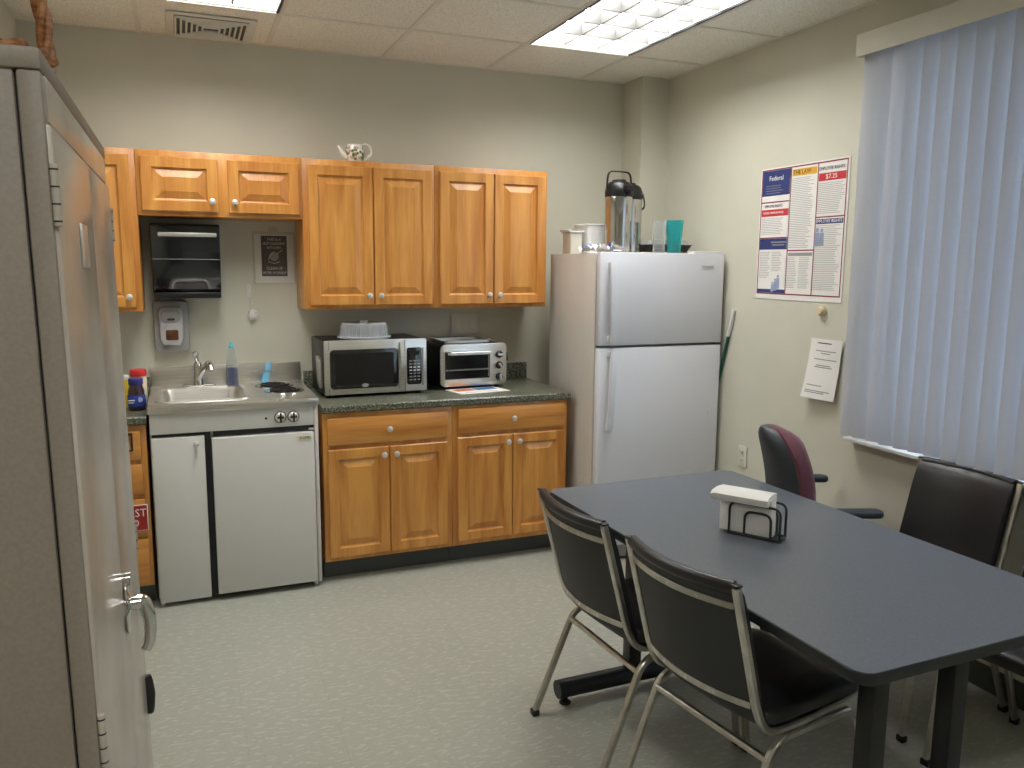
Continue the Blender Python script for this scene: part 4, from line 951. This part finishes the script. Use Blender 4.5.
# ------------------------------------------------------------------ storage cabinet (locker)
LX, LY0, LY1, LZ = .062, -3.535, -2.705, 1.829
t = thing('metal_storage_cabinet', 'tall beige-grey metal storage cabinet at the left edge of the photo', 'cabinet', (LX-.457, LY0, 0))
t.rotation_euler.y = -.0126
LW, LD = .457, LY1-LY0
b = MB()
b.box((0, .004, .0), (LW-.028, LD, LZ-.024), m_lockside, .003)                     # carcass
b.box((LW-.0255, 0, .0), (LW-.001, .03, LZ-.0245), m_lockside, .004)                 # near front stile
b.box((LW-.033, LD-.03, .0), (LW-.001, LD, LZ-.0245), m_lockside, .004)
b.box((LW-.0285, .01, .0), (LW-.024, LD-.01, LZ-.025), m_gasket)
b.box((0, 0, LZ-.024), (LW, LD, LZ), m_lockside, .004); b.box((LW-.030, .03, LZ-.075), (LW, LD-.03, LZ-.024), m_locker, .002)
b.box((LW-.030, .03, 0), (LW-.004, LD-.03, .05), m_locker, .002)
b.build('carcass', t)
mid_ = LD/2
for (y0, y1, nm) in ((.006, mid_-.002, 0), (mid_+.002, LD-.006, 1)):
    b = MB(); b.box((LW-.0235, y0, .055), (LW+.004, y1, LZ-.080), m_locker, .004); d_ = b.build('door', t)
    yh = .006 if nm == 0 else LD-.006
    for z in (.26, 1.012, 1.672):
        h = MB(); h.cyl((LW+.003, yh-.002, z-.034), (LW+.003, yh-.002, z+.034), .0045, m_locker, 10)
        for k in range(4): h.cyl((LW+.003, yh-.002, z-.030+k*.019), (LW+.003, yh-.002, z-.028+k*.019), .0048, m_gasket, 10)
        h.build('hinge', d_)
    if nm == 0:
        h = MB(); h.box((LW+.0042, .205, 1.590), (LW+.0075, .275, 1.650), m_nickel, .001); h.build('label_holder', d_)
    if nm == 1:
        hy = mid_+.022; z = 1.012
        h = MB(); h.lathe([(.026, 0), (.026, .004), (.019, .008), (.012, .010), (.011, .026), (0, .028)], m_chrome, (LW+.004, hy, z), 20, basis((0,1,0), (0,0,1), (1,0,0)), sy=1)
        h.prism(rrect(-.022, -.052, .022, .045, .02), .0005, .006, m_chrome, basis((0,1,0), (0,0,1), (1,0,0), (LW+.004, hy, z)), bev=.002)
        h.cyl((LW+.004, hy, z+.045), (LW+.016, hy, z+.045), .012, m_chrome, 14)
        h.sweep(smoothpath([(LW+.022, hy, z+.002), (LW+.033, hy, z+.002), (LW+.040, hy, z-.020), (LW+.042, hy, z-.050), (LW+.037, hy, z-.078), (LW+.031, hy, z-.088)], .02), lambda q: [(.0065*(1.2-.4*q)*math.cos(a*PI/5), .012*(1.1-.35*q)*math.sin(a*PI/5)) for a in range(10)], m_chrome, up=(0,1,0))
        h.build('door_handle', d_)
        h = MB(); h.sweep([(LW+.002, LD-.05, .705), (LW+.005, LD-.05, .692), (LW+.008, LD-.05, .665), (LW+.005, LD-.05, .635), (LW+.002, LD-.05, .622)], lambda q: [(.008*math.cos(a*PI/4), .014*math.sin(a*PI/4)) for a in range(8)], m_blackmat, up=(0,1,0)); h.build('lower_latch', d_)
# basket on the locker
t = thing('wicker_basket', 'brown wicker basket with braided handle on top of the metal cabinet', 'basket', (-.128, -3.315, LZ+.0058))
b = MB(); rx, ry = .138, .110
for k in range(6):
    z = .006+k*.0048; q = 1+k*.012
    n = 72; pts = [((rx*q+.004*math.sin(14*a*2*PI/n+k*PI))*math.cos(a*2*PI/n), (ry*q+.004*math.sin(14*a*2*PI/n+k*PI))*math.sin(a*2*PI/n), z) for a in range(n)]
    b.tube(pts, .0052, m_wicker, 6, closed=True)
for a in range(28): q = a*2*PI/28; b.tube([(rx*math.cos(q), ry*math.sin(q), .004), (rx*1.07*math.cos(q), ry*1.07*math.sin(q), .030)], .004, m_wicker, 6)
b.lathe([(0, .002), (.130, .002), (.134, .006), (0, .006)], m_wicker, (0,0,0), 36, sy=.76); b.build('woven_bowl', t)
b = MB()
for ph in (0, PI):
    n = 90; b.tube([((rx*1.08+.007*math.cos(9*2*PI*a/n+ph))*math.cos(a*2*PI/n), (ry*1.1+.007*math.cos(9*2*PI*a/n+ph))*math.sin(a*2*PI/n), .030+.007*math.sin(9*2*PI*a/n+ph)) for a in range(n)], .0055, m_wicker, 7, closed=True)
b.build('braided_rim', t)
b = MB(); n = 80
for ph in (0, PI*2/3, PI*4/3):
    pts = []
    for a in range(n+1):
        th = PI*a/n; cx_, cz_ = .148*math.cos(th), .028+.25*math.sin(th)**.85; tw = 14*a/n*PI+ph
        pts.append((cx_+.0058*math.cos(tw)*abs(math.cos(th*.999)), .0058*math.sin(tw), cz_+.0058*math.cos(tw)*math.sin(th)))
    b.tube(pts, .0056, m_wicker, 7)
b.build('braided_handle', t)
t = thing('plastic_wrap', 'crumpled clear plastic wrap inside the wicker basket', 'plastic wrap', (-.128, -3.315, LZ+.010))
b = MB(); V = []; n = 12
for i in range(n+1):
    for j in range(n+1):
        u, v = (i/n-.5)*.14, (j/n-.5)*.10; V.append((u, v, .034+.012*math.sin(i*1.3+j*.7)+.012*math.cos(j*1.9)-.6*(u*u+v*v)))
b.raw(V, [[i*(n+1)+j, (i+1)*(n+1)+j, (i+1)*(n+1)+j+1, i*(n+1)+j+1] for i in range(n) for j in range(n)], m_lid); b.build('wrap_sheet', t)
